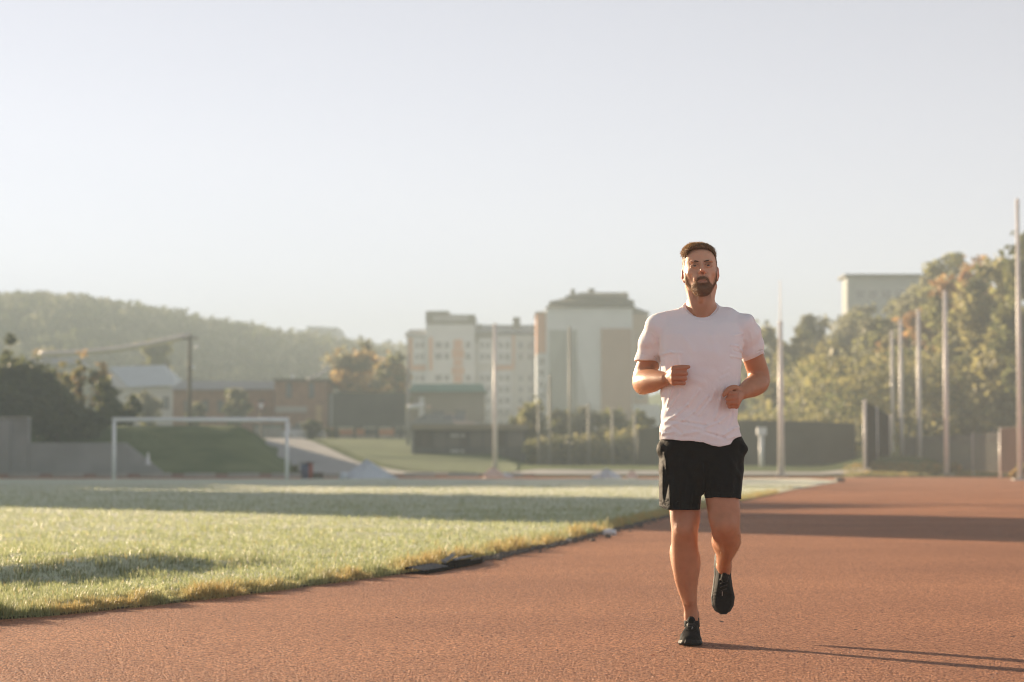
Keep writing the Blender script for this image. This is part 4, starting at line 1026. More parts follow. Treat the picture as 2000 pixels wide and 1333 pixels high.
# --- head frame
HC = np.array(B(1367.5, 528.5, O + .0)); rl = math.radians(2.5); ps = math.radians(10)
CR, SR_, CP, SP = math.cos(rl), math.sin(rl), math.cos(ps), math.sin(ps)
def Hd(x, y, z):           # head-local (x right in the photo, y away, z up) to world; the head is tipped back a little
    if z < 0: z = z * 1.18
    y1, z1 = y * CP + z * SP, z * CP - y * SP
    return np.array((HC[0] + x * CR - z1 * SR_, HC[1] + y1, HC[2] + x * SR_ + z1 * CR))
def Hinv(dx, dy, dz):
    x, z1 = dx * CR + dz * SR_, dz * CR - dx * SR_
    y, z = dy * CP - z1 * SP, z1 * CP + dy * SP
    return x, y, np.where(z < 0, z / 1.18, z)
def HX(x, y, z, r): a = Hd(x, y, z); return (a[0], a[1], a[2], r)
def sculpt_head(f, hi=True):
    f.ell(Hd(0, .018, .028), (.0758, .095, .082), .02)
    f.ell(Hd(0, -.028, .036), (.067, .062, .056), .02)
    f.ell(Hd(0, -.026, -.020), (.0690, .062, .064), .02)
    f.ell(Hd(0, -.032, -.068), (.046, .052, .042), .02)
    f.ell(Hd(0, -.071, -.092), (.021, .019, .018), .022)
    for s_ in (-1, 1):
        f.ell(Hd(s_*.047, -.004, -.048), (.015, .026, .024), .02)
        f.ell(Hd(s_*.046, -.060, -.022), (.018, .018, .015), .018)
        f.ell(Hd(s_*.031, -.0845, .0195), (.022, .010, .0065), .010)
        f.ell(Hd(s_*.031, -.100, .003), (.0165, .016, .0115), .012, 'cut')
        f.chain([HX(s_*.016, -.0850, .002, .0036), HX(s_*.030, -.0895, .0070, .0050), HX(s_*.046, -.079, .0025, .0040)], .005)
        f.chain([HX(s_*.017, -.0845, -.003, .0032), HX(s_*.031, -.0870, -.0055, .0038), HX(s_*.045, -.078, -.001, .0032)], .005)
        f.ell(Hd(s_*.026, -.078, -.045), (.012, .012, .016), .015)
        f.ell(Hd(s_*.0585, .004, -.014), (.0165, .040, .044), .02)
        # ears
        e = Hd(s_*.0780, .012, -.012); ca, sa = math.cos(.35*s_), math.sin(.35*s_)
        Rm = [[ca, sa, 0], [-sa, ca, 0], [0, 0, 1]]
        f.ell(e, (.0080, .018, .028), .006, R=Rm)
        f.ell(Hd(s_*.0870, .004, -.008), (.004, .009, .014), .004, 'cut', R=Rm)
        f.ell(Hd(s_*.0750, .004, -.037), (.006, .008, .010), .006)
    f.chain([HX(0, -.086, .018, .0075), HX(0, -.0965, .004, .0075), HX(0, -.107, -.012, .0085), HX(0, -.1155, -.024, .0105)], .008)
    for s_ in (-1, 1):
        f.ell(Hd(s_*.0125, -.101, -.0285), (.0075, .010, .0075), .006)
        f.ell(Hd(s_*.0065, -.110, -.0355), (.0032, .005, .003), .003, 'cut')
    f.ell(Hd(0, -.090, -.046), (.024, .010, .012), .012)
    f.chain([HX(-.024, -.083, -.0605, .0032), HX(-.009, -.0955, -.0570, .0046), HX(0, -.097, -.0580, .0043), HX(.009, -.0955, -.0570, .0046), HX(.024, -.083, -.0605, .0032)], .005)
    f.chain([HX(-.020, -.083, -.0655, .0035), HX(0, -.0945, -.0675, .0062), HX(.020, -.083, -.0655, .0035)], .005)
    f.chain([HX(-.024, -.090, -.0620, .0013), HX(0, -.1015, -.0620, .0018), HX(.024, -.090, -.0620, .0013)], .002, op='cut')
    f.ell(Hd(0, -.094, -.0795), (.017, .008, .0045), .008, 'cut')
H = 0.0032
pl = B(1225, 1270, -.20); ph = B(1512, 468, .55)
bf = Field((pl[0], PY - .22, .10), (ph[0], PY + .58, B(1368, 466, O)[2] + .02), H)
sculpt_head(bf)
# neck and trunk
bf.chain([Bc(1370, 650, O+.03, 30), Bc(1369, 600, O+.035, 27), Bc(1369, 565, O+.035, 26), Bc(1368, 540, O+.03, 25)], .025)
for u, v in ((1345, 588), (1394, 586)):
    bf.chain([Bc(u, v - 26, O + .03, 6), Bc((u + 1370)/2, v + 10, O - .01, 7), Bc(1370 + (u - 1370)*.2, 617, O - .03, 6)], .02)
bf.ell(B(1369, 583, O - .035), (.012, .012, .016), .02)
for u, v in ((1296, 632), (1446, 630)):
    bf.chain([Bc(1369, 598, O + .05, 19), Bc((u+1369)/2, 623, O+.05, 14), Bc(u, v + 16, O + .04, 17)], .03)
def ring(v, cx, cd, rx, ry): a = B(cx, v, O + cd); return (a[2], a[0], a[1], rx / 437., ry)
bf.loft([ring(640, 1369, .03, 55, .070), ring(665, 1369, .02, 70, .095), ring(700, 1369, .01, 72, .105), ring(770, 1368, .01, 66, .095), ring(830, 1368, .01, 66, .100), ring(880, 1369, .02, 72, .11), ring(930, 1369, .02, 70, .11)], .04)
# arms: image left
Lr = [(1292, 648, .04, 21), (1276, 680, .080, 21.0), (1265, 714, .118, 21.8), (1257, 736, .14, 21), (1256, 750, .145, 18.5)]
bf.chain([Bc(u, v, O + d, r) for u, v, d, r in Lr], .02)
bf.chain([Bc(1256, 750, O+.14, 18.5), Bc(1261, 746, O+.09, 23), Bc(1273, 744, O+.03, 22.5), Bc(1288, 742, O-.04, 17), Bc(1301, 741, O-.095, 12.5)], .02)
bf.ell(B(1254, 756, O+.165), (.026, .028, .026), .02)
# arms: image right
Rr = [(1447, 646, .04, 21), (1464, 680, .080, 20.8), (1475, 710, .108, 21.0), (1482, 732, .13, 20.5), (1482, 746, .14, 19)]
bf.chain([Bc(u, v, O + d, r) for u, v, d, r in Rr], .02)
bf.chain([Bc(1482, 746, O+.14, 19), Bc(1478, 750, O+.09, 21.5), Bc(1469, 756, O+.03, 20), Bc(1458, 762, O-.03, 16), Bc(1449, 768, O-.075, 13)], .02)
bf.ell(B(1485, 750, O+.155), (.024, .026, .024), .02)
# fists: four separate fingers each, thumb leaving the side of the palm
def fist(wr, mcp_x, pip_x, ys_, d0, rr, thumb, side):
    W = Bc(*wr)
    for i, v in enumerate(ys_):
        r = rr[i]; bend = (.0, -.006, -.004, .006)[i]
        dm = d0 + bend
        bf.chain([W[:3] + (.013,), Bc(mcp_x, v, dm, r * 1.12)], .012, 1)
        px_ = pip_x + side * (0, -1.0, 0, 2.2)[i] * -1
        tt = [Bc(mcp_x + side*.5, v, dm, r * 1.12), Bc((mcp_x + px_)/2, v - .3, dm - .006, r*.98), Bc(px_, v + .2, dm + .002, r * 1.02), Bc(px_ + side*1.0, v + .4, dm + .022, r * .95), Bc(px_ - side*6, v + .5, dm + .034, r*.85)]
        bf.chain(tt, .0028, 4)
    cy_ = (ys_[0] + ys_[3]) / 2
    bf.ell(B(mcp_x + side*2, cy_, d0 + .035), (.016, .028, .032), .014)
    bf.chain([Bc(*t) for t in thumb], .006, 5)
fist((1302.5, 741, O-.10, 11), 1315.5, 1336, (720.5, 730, 739.5, 748.5), O-.165, (5.2, 5.3, 5.0, 4.5),
     [(1308, 729, O-.105, 8), (1319, 720, O-.145, 6.3), (1331, 718, O-.165, 5.2), (1338, 717.5, O-.168, 4.6), (1345, 717, O-.17, 3.6)], 1)
fist((1448, 768, O-.08, 11), 1438.5, 1424, (770, 779, 787, 794), O-.150, (5.4, 5.2, 5.0, 4.4),
     [(1443, 762, O-.095, 7.5), (1434, 758, O-.125, 6.2), (1425, 760, O-.150, 5.4), (1418, 766, O-.160, 4.8), (1414, 772, O-.163, 3.8)], -1)
# standing leg (image left)
L1 = [(1335, 890, .03+O, 40), (1336, 950, .0+O, 35), (1338, 995, -.02+O, 29.5), (1337.5, 1035, -.03+O, 26), (1337, 1060, -.01+O, 25.5), (1338, 1085, .01+O, 26), (1339.5, 1110, .03+O, 25.5), (1341, 1137, .05+O, 21.5), (1345.5, 1168, .07+O, 15.5), (1349, 1190, .085+O, 13.2), (1351, 1215, .095+O, 14)]
bf.chain([Bc(*t) for t in L1], .015)
bf.chain([Bc(1330, 1052, .02+O, 12), Bc(1325, 1078, .05+O, 17), Bc(1328, 1112, .07+O, 13), Bc(1338, 1150, .08+O, 6)], .02)
bf.chain([Bc(1345, 1060, .03+O, 11), Bc(1351, 1088, .05+O, 16), Bc(1352, 1112, .06+O, 14), Bc(1349, 1150, .08+O, 6)], .02)
bf.ell(B(1337, 1033, O-.075), (.030, .020, .034), .03)
bf.ell(B(1350, 1010, O-.035), (.026, .03, .045), .03); bf.ell(B(1324, 1005, O-.03), (.022, .03, .05), .03)
bf.chain([Bc(1340, 1060, O-.045, 6), Bc(1340, 1120, O-.005, 7), Bc(1347, 1175, O+.04, 6)], .02)
bf.ell(B(1362, 1200, O+.10), (.009, .016, .016), .012); bf.ell(B(1340, 1203, O+.10), (.008, .015, .015), .012)
# lifted leg (image right)
L2 = [(1403, 890, .02+O, 40), (1409, 935, -.03+O, 37), (1411, 972, -.07+O, 33.5), (1414, 1005, -.10+O, 30), (1416.5, 1028, -.11+O, 28), (1418.5, 1042, -.06+O, 28), (1419, 1054, .02+O, 26), (1419, 1066, .10+O, 22.5), (1417, 1080, .19+O, 17.5), (1414, 1095, .28+O, 14.5), (1414, 1107, .33+O, 14.0), (1415, 1116, .355+O, 12)]
bf.chain([Bc(*t) for t in L2], .015)
bf.chain([Bc(1425, 1044, .0+O, 14), Bc(1430, 1056, .06+O, 16), Bc(1426, 1072, .16+O, 10), Bc(1418, 1090, .24+O, 6)], .02)
bf.chain([Bc(1408, 1046, .0+O, 13), Bc(1405, 1060, .06+O, 14), Bc(1408, 1074, .16+O, 9), Bc(1413, 1090, .24+O, 6)], .02)
bf.ell(B(1416, 1026, O-.165), (.032, .022, .036), .03)
bf.ell(B(1399, 1008, O-.12), (.026, .03, .045), .03); bf.ell(B(1430, 1003, O-.11), (.024, .03, .05), .03)
bf.ell(B(1425, 1104, O+.335), (.010, .015, .015), .012); bf.ell(B(1403, 1105, O+.335), (.010, .015, .015), .012)
V, F = bf.mesh(); V = relax(V, F, 4)
# tint: lips, warmer ears and knuckles, stubble
Vh = np.stack(Hinv(*(V - HC).T), -1)
tint = np.tile(np.array([.47, .225, .128]), (len(V), 1))
fw = np.clip((Vh[:, 2] + .15) / .05, 0, 1)[:, None]; tint = tint * (1 - fw) + np.array([.64, .37, .245]) * fw     # face skin lightened in place of brighter frontal sky light
lipd = np.exp(-((Vh[:, 0] / .021) ** 4 + ((Vh[:, 2] + .0625) / .0075) ** 4)) * (Vh[:, 1] < -.07)
tint = tint * (1 - lipd[:, None]*.6) + np.array([.46, .17, .13]) * lipd[:, None] * .6
red = np.exp(-((np.abs(Vh[:, 0]) - .083) / .01) ** 2 - ((Vh[:, 2] + .01) / .04) ** 2) + .6 * np.exp(-((Vh[:, 0]/.02)**2 + ((Vh[:, 2]+.028)/.012)**2)) * (Vh[:, 1] < -.09)
red += np.exp(-(((V[:, 0]-B(1325,735,0)[0])/.06)**2 + ((V[:, 2]-B(1325,735,0)[2])/.06)**2 )) * .5 * (V[:, 1] < PY + .02)
red += np.exp(-(((V[:, 0]-B(1430,780,0)[0])/.05)**2 + ((V[:, 2]-B(1430,780,0)[2])/.05)**2 )) * .5 * (V[:, 1] < PY + .02)
tint = tint * (1 - .3 * np.clip(red, 0, 1)[:, None] * np.array([.1, 1, 1]))
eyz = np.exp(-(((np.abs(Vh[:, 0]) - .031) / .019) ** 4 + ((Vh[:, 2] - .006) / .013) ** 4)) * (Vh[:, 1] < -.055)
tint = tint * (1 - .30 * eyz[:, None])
stub = np.clip((np.interp(np.abs(Vh[:, 0]), [0, .024, .030, .036, .047, .055, .061, .065, .070], [-.036, -.037, -.044, -.057, -.060, -.046, -.028, -.004, .012]) - Vh[:, 2]) / .008, 0, 1) * (Vh[:, 1] < .006) * np.clip((Vh[:, 2] + .125) / .03, 0, 1) * (np.abs(Vh[:, 0]) < .0735)
tint = tint * (1 - .5 * stub[:, None]) + np.array([.15, .085, .05]) * .5 * stub[:, None]
skm, n, l, b = new_mat('skin')
at = n.new('ShaderNodeAttribute'); at.attribute_name = 'tint'
nz = n.new('ShaderNodeTexNoise'); nz.inputs['Scale'].default_value = 28; nz.inputs['Detail'].default_value = 5
tc = n.new('ShaderNodeTexCoord'); l.new(tc.outputs['Object'], nz.inputs['Vector'])
mr = n.new('ShaderNodeMapRange'); mr.inputs['To Min'].default_value = .84; mr.inputs['To Max'].default_value = 1.16; l.new(nz.outputs['Fac'], mr.inputs['Value'])
vm = n.new('ShaderNodeVectorMath'); vm.operation = 'SCALE'; l.new(at.outputs['Color'], vm.inputs[0]); l.new(mr.outputs[0], vm.inputs['Scale'])
l.new(vm.outputs[0], b.inputs['Base Color']); b.inputs['Roughness'].default_value = .48; b.inputs['Specular IOR Level'].default_value = .4
b.inputs['Subsurface Weight'].default_value = .22; b.inputs['Subsurface Radius'].default_value = (1.0, .35, .18); b.inputs['Subsurface Scale'].default_value = .012
n2 = n.new('ShaderNodeTexNoise'); n2.inputs['Scale'].default_value = 160; n2.inputs['Detail'].default_value = 3; l.new(tc.outputs['Object'], n2.inputs['Vector'])
bp = n.new('ShaderNodeBump'); bp.inputs['Distance'].default_value = .0012; bp.inputs['Strength'].default_value = .5; l.new(n2.outputs['Fac'], bp.inputs['Height']); l.new(bp.outputs[0], b.inputs['Normal'])
body = np_mesh('body', V, F, skm, runner, True, colors=tint)
# fine body hair catching the sun on arms and legs
def strands(name, V, N_, sel, n, length, width, mt, parent, seed, dirfn, jitter=.4, color=None):
    r = np.random.RandomState(seed); ids = np.nonzero(sel)[0]; ids = ids[r.randint(0, len(ids), n)]
    p = V[ids] + (r.rand(n, 3) - .5) * .003; nn = N_[ids]
    d = dirfn(p, nn) + r.randn(n, 3) * jitter; d /= np.linalg.norm(d, axis=1)[:, None]
    s_ = np.cross(d, r.randn(n, 3)); s_ /= np.linalg.norm(s_, axis=1)[:, None]
    L = (length(p) if callable(length) else length) * (.6 + .7 * r.rand(n)); L = L[:, None]
    d2 = d + nn * -.25; mid = p + d * L * .55; tip = mid + d2 * L * .45
    VV = np.stack([p - s_*width, p + s_*width, mid + s_*width*.8, mid - s_*width*.8, tip], 1).reshape(-1, 3)
    i0 = np.arange(n) * 5
    FF = np.concatenate([np.stack([i0, i0+1, i0+2], -1), np.stack([i0, i0+2, i0+3], -1), np.stack([i0+3, i0+2, i0+4], -1)])
    return np_mesh(name, VV, FF, mt, parent)
def vnormals(V, F):
    a = V[F[:, 0]]; nrm = np.cross(V[F[:, 2]] - a, V[F[:, 3]] - V[F[:, 1]]); N_ = np.zeros_like(V)
    for k in range(4): np.add.at(N_, F[:, k], nrm)
    return N_ / (np.linalg.norm(N_, axis=1)[:, None] + 1e-12)
NB = vnormals(V, F)
def flat_leaf(name, c, trans=.5, rough=.4):
    m, n, l, b = new_mat(name); b.inputs['Base Color'].default_value = (*c, 1); b.inputs['Roughness'].default_value = rough
    tr = n.new('ShaderNodeBsdfTranslucent'); tr.inputs['Color'].default_value = (*c, 1)
    mx = n.new('ShaderNodeMixShader'); mx.inputs[0].default_value = trans
    l.new(b.outputs[0], mx.inputs[1]); l.new(tr.outputs[0], mx.inputs[2]); l.new(mx.outputs[0], n['Material Output'].inputs['Surface']); return m
M['body_hair'] = flat_leaf('body_hair', (.45, .26, .13)); M['hair'] = flat_leaf('hair', (.30, .18, .085), .4); M['beard'] = flat_leaf('beard_hair', (.24, .135, .07), .4)
lz = B(1340, 990, O)[2]
sel = ((V[:, 2] < lz) | ((V[:, 1] < PY + .3) & (V[:, 2] < B(1340, 722, O)[2]) & (V[:, 2] > B(1340, 790, O)[2]) & ((V[:, 0] < B(1300, 0, O)[0]) | (V[:, 0] > B(1452, 0, O)[0]))))
strands('body_hair', V, NB, sel, 9000, .008, .00022, M['body_hair'], body, 3, lambda p, nn: nn * .9 + np.array([0, 0, -1.]))
# --- eyes
ey = mat('eye_white', (.30, .27, .25), .25, .02, 3); ir = mat('iris', (.05, .05, .045), .2, .05, 3)
for s_ in (-1, 1):
    c = Hd(s_*.031, -.0762, .0008); m = MB(); R_ = .0115
    vs = []; fs = []
    for i in range(9):
        for j in range(16):
            a, b_ = math.pi * i / 8, 2*math.pi*j/16; vs.append((c[0] + R_*math.sin(a)*math.cos(b_), c[1] - R_*math.cos(a), c[2] + R_*math.sin(a)*math.sin(b_)))
    for i in range(8):
        for j in range(16): fs.append((i*16+j, (i+1)*16+j, (i+1)*16+(j+1) % 16, i*16+(j+1) % 16))
    e = m.add(vs, fs).build('eye', ey, runner, True)
    m = MB(); m.tube([(c[0], c[1] - R_*.86, c[2] + .0005), (c[0], c[1] - R_*1.03, c[2] + .0005)], [.0058, .004], 14); m.build('iris', ir, e, True)
# --- finer head field for hair and beard shells
hf = Field(HC - .135, HC + .14, .0022); sculpt_head(hf)
X, Y, Z = np.meshgrid(*hf.ax, indexing='ij')
lx, ly, lz_ = Hinv(X - HC[0], Y - HC[1], Z - HC[2])
def sm(a, b_, x): return np.clip((x - a) / (b_ - a), 0, 1) ** 2 * (3 - 2 * np.clip((x - a) / (b_ - a), 0, 1))
headF = hf.F.copy()
wav = .0016 * np.sin(lx * 420 + ly * 160 + 2 * np.sin(lz_ * 90)) + .0014 * np.sin(lx * 210 - ly * 330)
th = .003 + .010 * sm(.045, .098, lz_) * sm(.06, -.03, ly) + .004 * sm(.05, .1, lz_) + .008 * sm(.0, -.05, lx) * sm(.045, .08, lz_) * sm(.03, -.03, ly)
fl_ = np.interp(np.abs(lx), [0, .012, .036, .055, .066, .0715, .076], [.090, .086, .087, .078, .058, .022, -.012])
bk_ = sm(.0, .02, ly); hl = lz_ - (fl_ * (1 - bk_) + np.minimum(fl_, .0 - ly * .5) * bk_)
th = th * (.35 + .65 * sm(.02, .07, lz_))
hair = np.maximum(headF - th - wav * sm(.03, .08, lz_), -hl * .7)
skull = np.sqrt((lx / .0765) ** 2 + ((ly - .018) / .095) ** 2 + ((lz_ - .028) / .082) ** 2)
hair = np.maximum(hair, (skull - 1.33) * .06)
hair = np.maximum(hair, np.where((lz_ < .032) & (ly > -.03) & (ly < .045), np.abs(lx) - .0775, -1))
hf.F = hair.astype(np.float32); Vh_, Fh_ = hf.mesh(); hf.F = headF; outh = hf.sample(Vh_) > .0012
hairo = np_mesh('hair', Vh_, Fh_, mat('hair_mass', (.17, .105, .06), .6, .35, 220, .002, 400, spec=.3, stretch=(1, .25, .4)), runner, True)
NH = vnormals(Vh_, Fh_); zt = Vh_[:, 2] - HC[2]
def hdir(p, nn):
    q = p - HC; up = np.clip((q[:, 2] - .05) / .05, 0, 1)[:, None]
    return nn * (.5 + .5 * up) + np.array([-.75, -.2, .10]) * up + np.array([0, .2, -1.0]) * (1 - up)
strands('hair_strand', Vh_, NH, outh, 8000, lambda p: np.where(p[:, 2] - HC[2] > .065, .010, .002), .0005, M['hair'], hairo, 4, hdir, .22)
# beard
BLX = [0, .012, .021, .028, .037, .049, .059, .066, .070, .074]; BLZ = [-.0425, -.0430, -.0455, -.052, -.062, -.065, -.050, -.030, -.006, .014]
cheekline = np.interp(np.abs(lx), BLX, BLZ)
mouth = np.sqrt((lx / .0205) ** 2 + ((lz_ + .0630) / .0068) ** 2) - 1
chinb = np.sqrt(((np.abs(lx) - .011) / .008) ** 2 + ((lz_ + .0800) / .006) ** 2) - 1
tp_ = np.clip((cheekline - lz_) / .011, 0, 1) * np.clip(mouth * .010 / .004, 0, 1) * np.clip(.85 + chinb * .6, .85, 1) * np.clip((.006 - ly) / .008, 0, 1) * np.clip((.0740 - np.abs(lx)) / .004, 0, 1) * np.clip((lz_ + .125) / .02, 0, 1) * (1 - .45 * sm(.048, .062, np.abs(lx)))
thb = (.0026 + .0035 * sm(-.06, -.10, lz_) + .0006 * np.sin(lx*700) * np.sin(lz_*600 + ly*500)) * tp_
bd = headF + .0007 - thb
hf.F = bd.astype(np.float32); Vb_, Fb_ = hf.mesh(); hf.F = headF; outb = hf.sample(Vb_) > .0004
if len(Vb_):
    br = np_mesh('beard', Vb_, Fb_, mat('beard_mass', (.19, .112, .068), .7, .35, 300, .002, 500, spec=.25), runner, True)
    NBd = vnormals(Vb_, Fb_)
    strands('beard_strand', Vb_, NBd, outb, 4500, .0045, .00035, M['beard'], br, 5, lambda p, nn: nn * .8 + np.array([0, -.1, -.9]), .35)
for s_ in (-1, 1):
    m = MB(); m.tube([Hd(s_*.013, -.0925, .0175), Hd(s_*.026, -.0935, .0205), Hd(s_*.038, -.0875, .0210), Hd(s_*.051, -.073, .0155)], [.0026, .0034, .0030, .0012], 6)
    m.build('eyebrow', mat('eyebrow_hair', (.09, .05, .03), .8, .2, 300), runner, True)
    m = MB(); m.tube([Hd(s_*.0165, -.0895, .0035), Hd(s_*.031, -.0945, .0078), Hd(s_*.046, -.0825, .0035)], [.0008, .0013, .0008], 6)
    m.build('eyelash', M['hair'], runner, True)
# --- wedding ring on the ring finger (image left hand)
m = MB(); cpt = B(1328, 739.5, O - .170); rr = 5.0 / 437.
pts = [(cpt[0], cpt[1] + (rr + .0012) * math.cos(a), cpt[2] + (rr + .0012) * math.sin(a)) for a in np.linspace(0, 2*math.pi, 20)]
m.tube(pts, .0017, 6, False); m.build('ring', mat('gold', (.75, .62, .42), .2, .05, 3, metal=1.0), runner, True)

# ------------------------------------------------------------------ t-shirt
tf = Field((B(1232, 640, 0)[0], PY - .10, B(1370, 885, O)[2]), (B(1502, 640, 0)[0], PY + .42, B(1370, 585, O)[2]), .0032)
def ring2(v, x0, x1, cd, ry): a0 = B(x0, v, O); a1 = B(x1, v, O); return (a0[2], (a0[0]+a1[0])/2, a0[1] + cd, (a1[0]-a0[0])/2, ry)
tor = [ring2(590, 1342, 1397, .048, .044), ring2(600, 1333, 1404, .048, .050), ring2(611, 1310, 1428, .045, .060), ring2(620, 1300, 1440, .038, .078), ring2(632, 1292, 1448, .03, .097), ring2(655, 1287, 1453, .02, .118), ring2(690, 1289, 1450, .01, .128), ring2(735, 1290, 1447, .005, .124),
       ring2(771, 1291, 1443, .005, .118), ring2(798, 1295, 1441, .008, .118), ring2(830, 1289, 1442, .01, .128), ring2(845, 1286, 1447, .012, .136), ring2(885, 1285, 1450, .015, .142)]
tf.loft(tor, .01, 2.3)
for pts in ([Bc(1340, 614, O+.045, 12), Bc(1318, 622, O+.045, 18), Bc(1288, 641, O+.04, 27)], [Bc(1400, 612, O+.045, 12), Bc(1422, 620, O+.045, 18), Bc(1450, 641, O+.04, 27)]):
    tf.chain(pts, .03)
SL = [Bc(1288, 642, O+.04, 28), Bc(1279, 662, O+.06, 28), Bc(1271, 685, O+.085, 26.8), Bc(1265.5, 704, O+.11, 25), Bc(1262, 722, O+.13, 23.5)]
SR = [Bc(1452, 641, O+.04, 28), Bc(1461, 662, O+.06, 28), Bc(1468, 685, O+.085, 25.5), Bc(1473, 703, O+.105, 24), Bc(1478, 722, O+.12, 23.5)]
tf.chain(SL, .012); tf.chain(SR, .012)
# sleeve openings
xl_ = B(1289.0, 705, O)[0]; xr_ = B(1450.5, 705, O)[0]
X, Y, Z = np.meshgrid(*tf.ax, indexing='ij'); X = X.astype(np.float32); Y = Y.astype(np.float32); Z = Z.astype(np.float32)
def hem(p0, p1, ext):          # plane through two front hem points, tilted back
    a, b_ = np.array(B(*p0)), np.array(B(*p1)); c = a + np.array([0, .1, ext]); nn = np.cross(b_ - a, c - a); nn /= np.linalg.norm(nn)
    if nn[2] < 0: nn = -nn
    return (X - a[0])*nn[0] + (Y - a[1])*nn[1] + (Z - a[2])*nn[2]
def segd(a, b_, zf=1.0):
    a, b_ = np.array(a[:3]), np.array(b_[:3]); ab = b_ - a; L = ab @ ab
    t = np.clip(((X-a[0])*ab[0] + (Y-a[1])*ab[1] + (Z-a[2])*ab[2]) / L, 0, 1)
    return np.sqrt((X-a[0]-t*ab[0])**2 + (Y-a[1]-t*ab[1])**2 + (Z-a[2]-t*ab[2])**2)
hL = hem((1243, 701, O+.07), (1287, 710, O+.07), -.012); hR = hem((1450, 710, O+.07), (1491, 693, O+.07), -.010)
side = X < (xl_ + .0); 
tF = tf.F
tF[:] = np.where((X < xl_) & (Z < B(1370, 688, O)[2]), np.maximum(tF, -hL), tF)
tF[:] = np.where((X > xr_) & (Z < B(1370, 680, O)[2]), np.maximum(tF, -hR), tF)
# ---- folds traced on the cloth: (x0,y0,x1,y1, half width px, height mm)
FOLDS = [
 (1301, 795, 1311, 757, 2.6, 4.2), (1304, 800, 1327, 764, 2.6, 4.0), (1296, 826, 1316, 812, 3.2, 3.5), (1316, 812, 1340, 792, 3.2, 3.8), (1340, 792, 1362, 764, 3.4, 3.4),
 (1298, 838, 1330, 822, 3.0, 3.0), (1330, 822, 1352, 806, 3.2, 2.6), (1352, 806, 1378, 776, 3.4, 3.0), (1362, 812, 1384, 784, 3.4, 2.6), (1384, 784, 1392, 766, 3.4, 2.2),
 (1394, 818, 1404, 782, 4.0, 3.2), (1404, 782, 1408, 762, 4.0, 2.6), (1306, 822, 1340, 827, 2.8, -3.2), (1340, 827, 1374, 832, 2.8, -3.0), (1374, 835, 1400, 826, 2.6, 2.6),
 (1400, 826, 1422, 810, 2.8, 2.2), (1376, 846, 1394, 851, 2.6, -3.4), (1394, 851, 1412, 857, 2.6, -3.2), (1410, 850, 1430, 838, 3.0, 3.2), (1430, 838, 1446, 833, 3.0, 3.2), (1418, 838, 1428, 806, 3.4, -2.6),
 (1312, 833, 1328, 846, 3.0, -2.8), (1292, 848, 1312, 844, 3.2, 3.0), (1332, 848, 1366, 843, 3.4, 2.4), (1350, 838, 1372, 845, 3.0, -1.8), (1414, 857, 1446, 850, 2.6, 2.0),
 (1290, 694, 1308, 690, 2.6, 3.0), (1308, 690, 1328, 692, 3.0, 1.8), (1310, 706, 1313, 728, 2.6, 2.2), (1322, 698, 1324, 716, 2.4, 2.0), (1296, 704, 1302, 740, 2.8, 2.0),
 (1425, 676, 1440, 678, 2.6, 2.6), (1440, 678, 1449, 687, 2.6, 3.4), (1424, 698, 1448, 700, 2.6, 2.6), (1430, 687, 1446, 691, 2.2, -2.8), (1432, 656, 1450, 653, 2.6, 1.6), (1408, 730, 1420, 722, 3.0, 1.4), (1404, 742, 1418, 735, 3.0, 1.2),
 (1330, 655, 1350, 690, 6.0, 1.6), (1388, 660, 1400, 700, 7.0, 1.4), (1352, 720, 1392, 722, 7.0, -1.2), (1346, 742, 1372, 750, 6.0, 1.3),
 (1262, 650, 1256, 690, 3.5, 1.8), (1276, 660, 1280, 700, 3.0, -2.0), (1466, 650, 1474, 690, 3.5, 1.8), (1456, 668, 1460, 700, 3.0, -2.0), (1452, 690, 1468, 696, 2.6, 1.6)]
sx_ = F_PX / (PY + O); pxX = 1000 + X * F_PX / (PY + O); zc = B(1370, 700, O)[2]; kz = (B(1370, 600, O)[2] - B(1370, 800, O)[2]) / 200.0
pxY = 700 - (Z - zc) / kz
front = sm(PY + O + .03, PY + O - .03, Y)
D = np.zeros_like(X)
near = np.abs(tF) < .03
pxs, pys = pxX[near], pxY[near]; acc = np.zeros(len(pxs), dtype=np.float32)
for (x0, y0, x1, y1, w, h_) in FOLDS:
    L = (x1-x0)**2 + (y1-y0)**2; t = np.clip(((pxs-x0)*(x1-x0) + (pys-y0)*(y1-y0)) / L, 0, 1)
    d2 = (pxs - x0 - t*(x1-x0))**2 + (pys - y0 - t*(y1-y0))**2
    acc += h_ * .0022 * np.exp(-d2 / (w*w)) - h_ * .0010 * np.exp(-d2 / (w*w*5))
# soft general unevenness and back folds
Yn = Y[near]; fr_ = front[near]
gen = .0022 * np.sin(pxs*.11 + 1.5*np.sin(pys*.05)) * np.sin(pys*.06 + pxs*.03) + .0010 * np.sin(pxs*.31 + pys*.22) * sm(760, 830, pys)
D[near] = acc * fr_ + gen + .003 * (1 - fr_) * np.sin(pys*.16 + pxs*.1 + Yn*30)
tF -= D
# armpit creases, seam lines of the sleeves
for a, b_ in ((B(1279, 619, O+.03), B(1290, 697, O-.04)), (B(1450, 616, O+.03), B(1450, 700, O-.04))):
    d = segd(a, b_); tF += .0034 * np.exp(-(d / .0038) ** 2)
    
# hem of the body: wavy
hz_ = np.interp(pxX, [1280, 1300, 1330, 1368, 1385, 1400, 1425, 1450], [858, 859, 861, 864, 871, 872.5, 869, 864])
hemz = zc - (hz_ - 700) * kz + .0012 * np.sin(pxX * .16)
zz_ = Z - hemz
inner = tF + .006
low = (pxX > 1276) & (pxX < 1462) & (Z < B(1370, 800, O)[2])
tF[:] = np.where(low, np.maximum(tF, -zz_), tF)
tF[:] = np.where(low & (zz_ < .05), np.maximum(tF, -np.maximum(inner, (zz_ - .035))), tF)
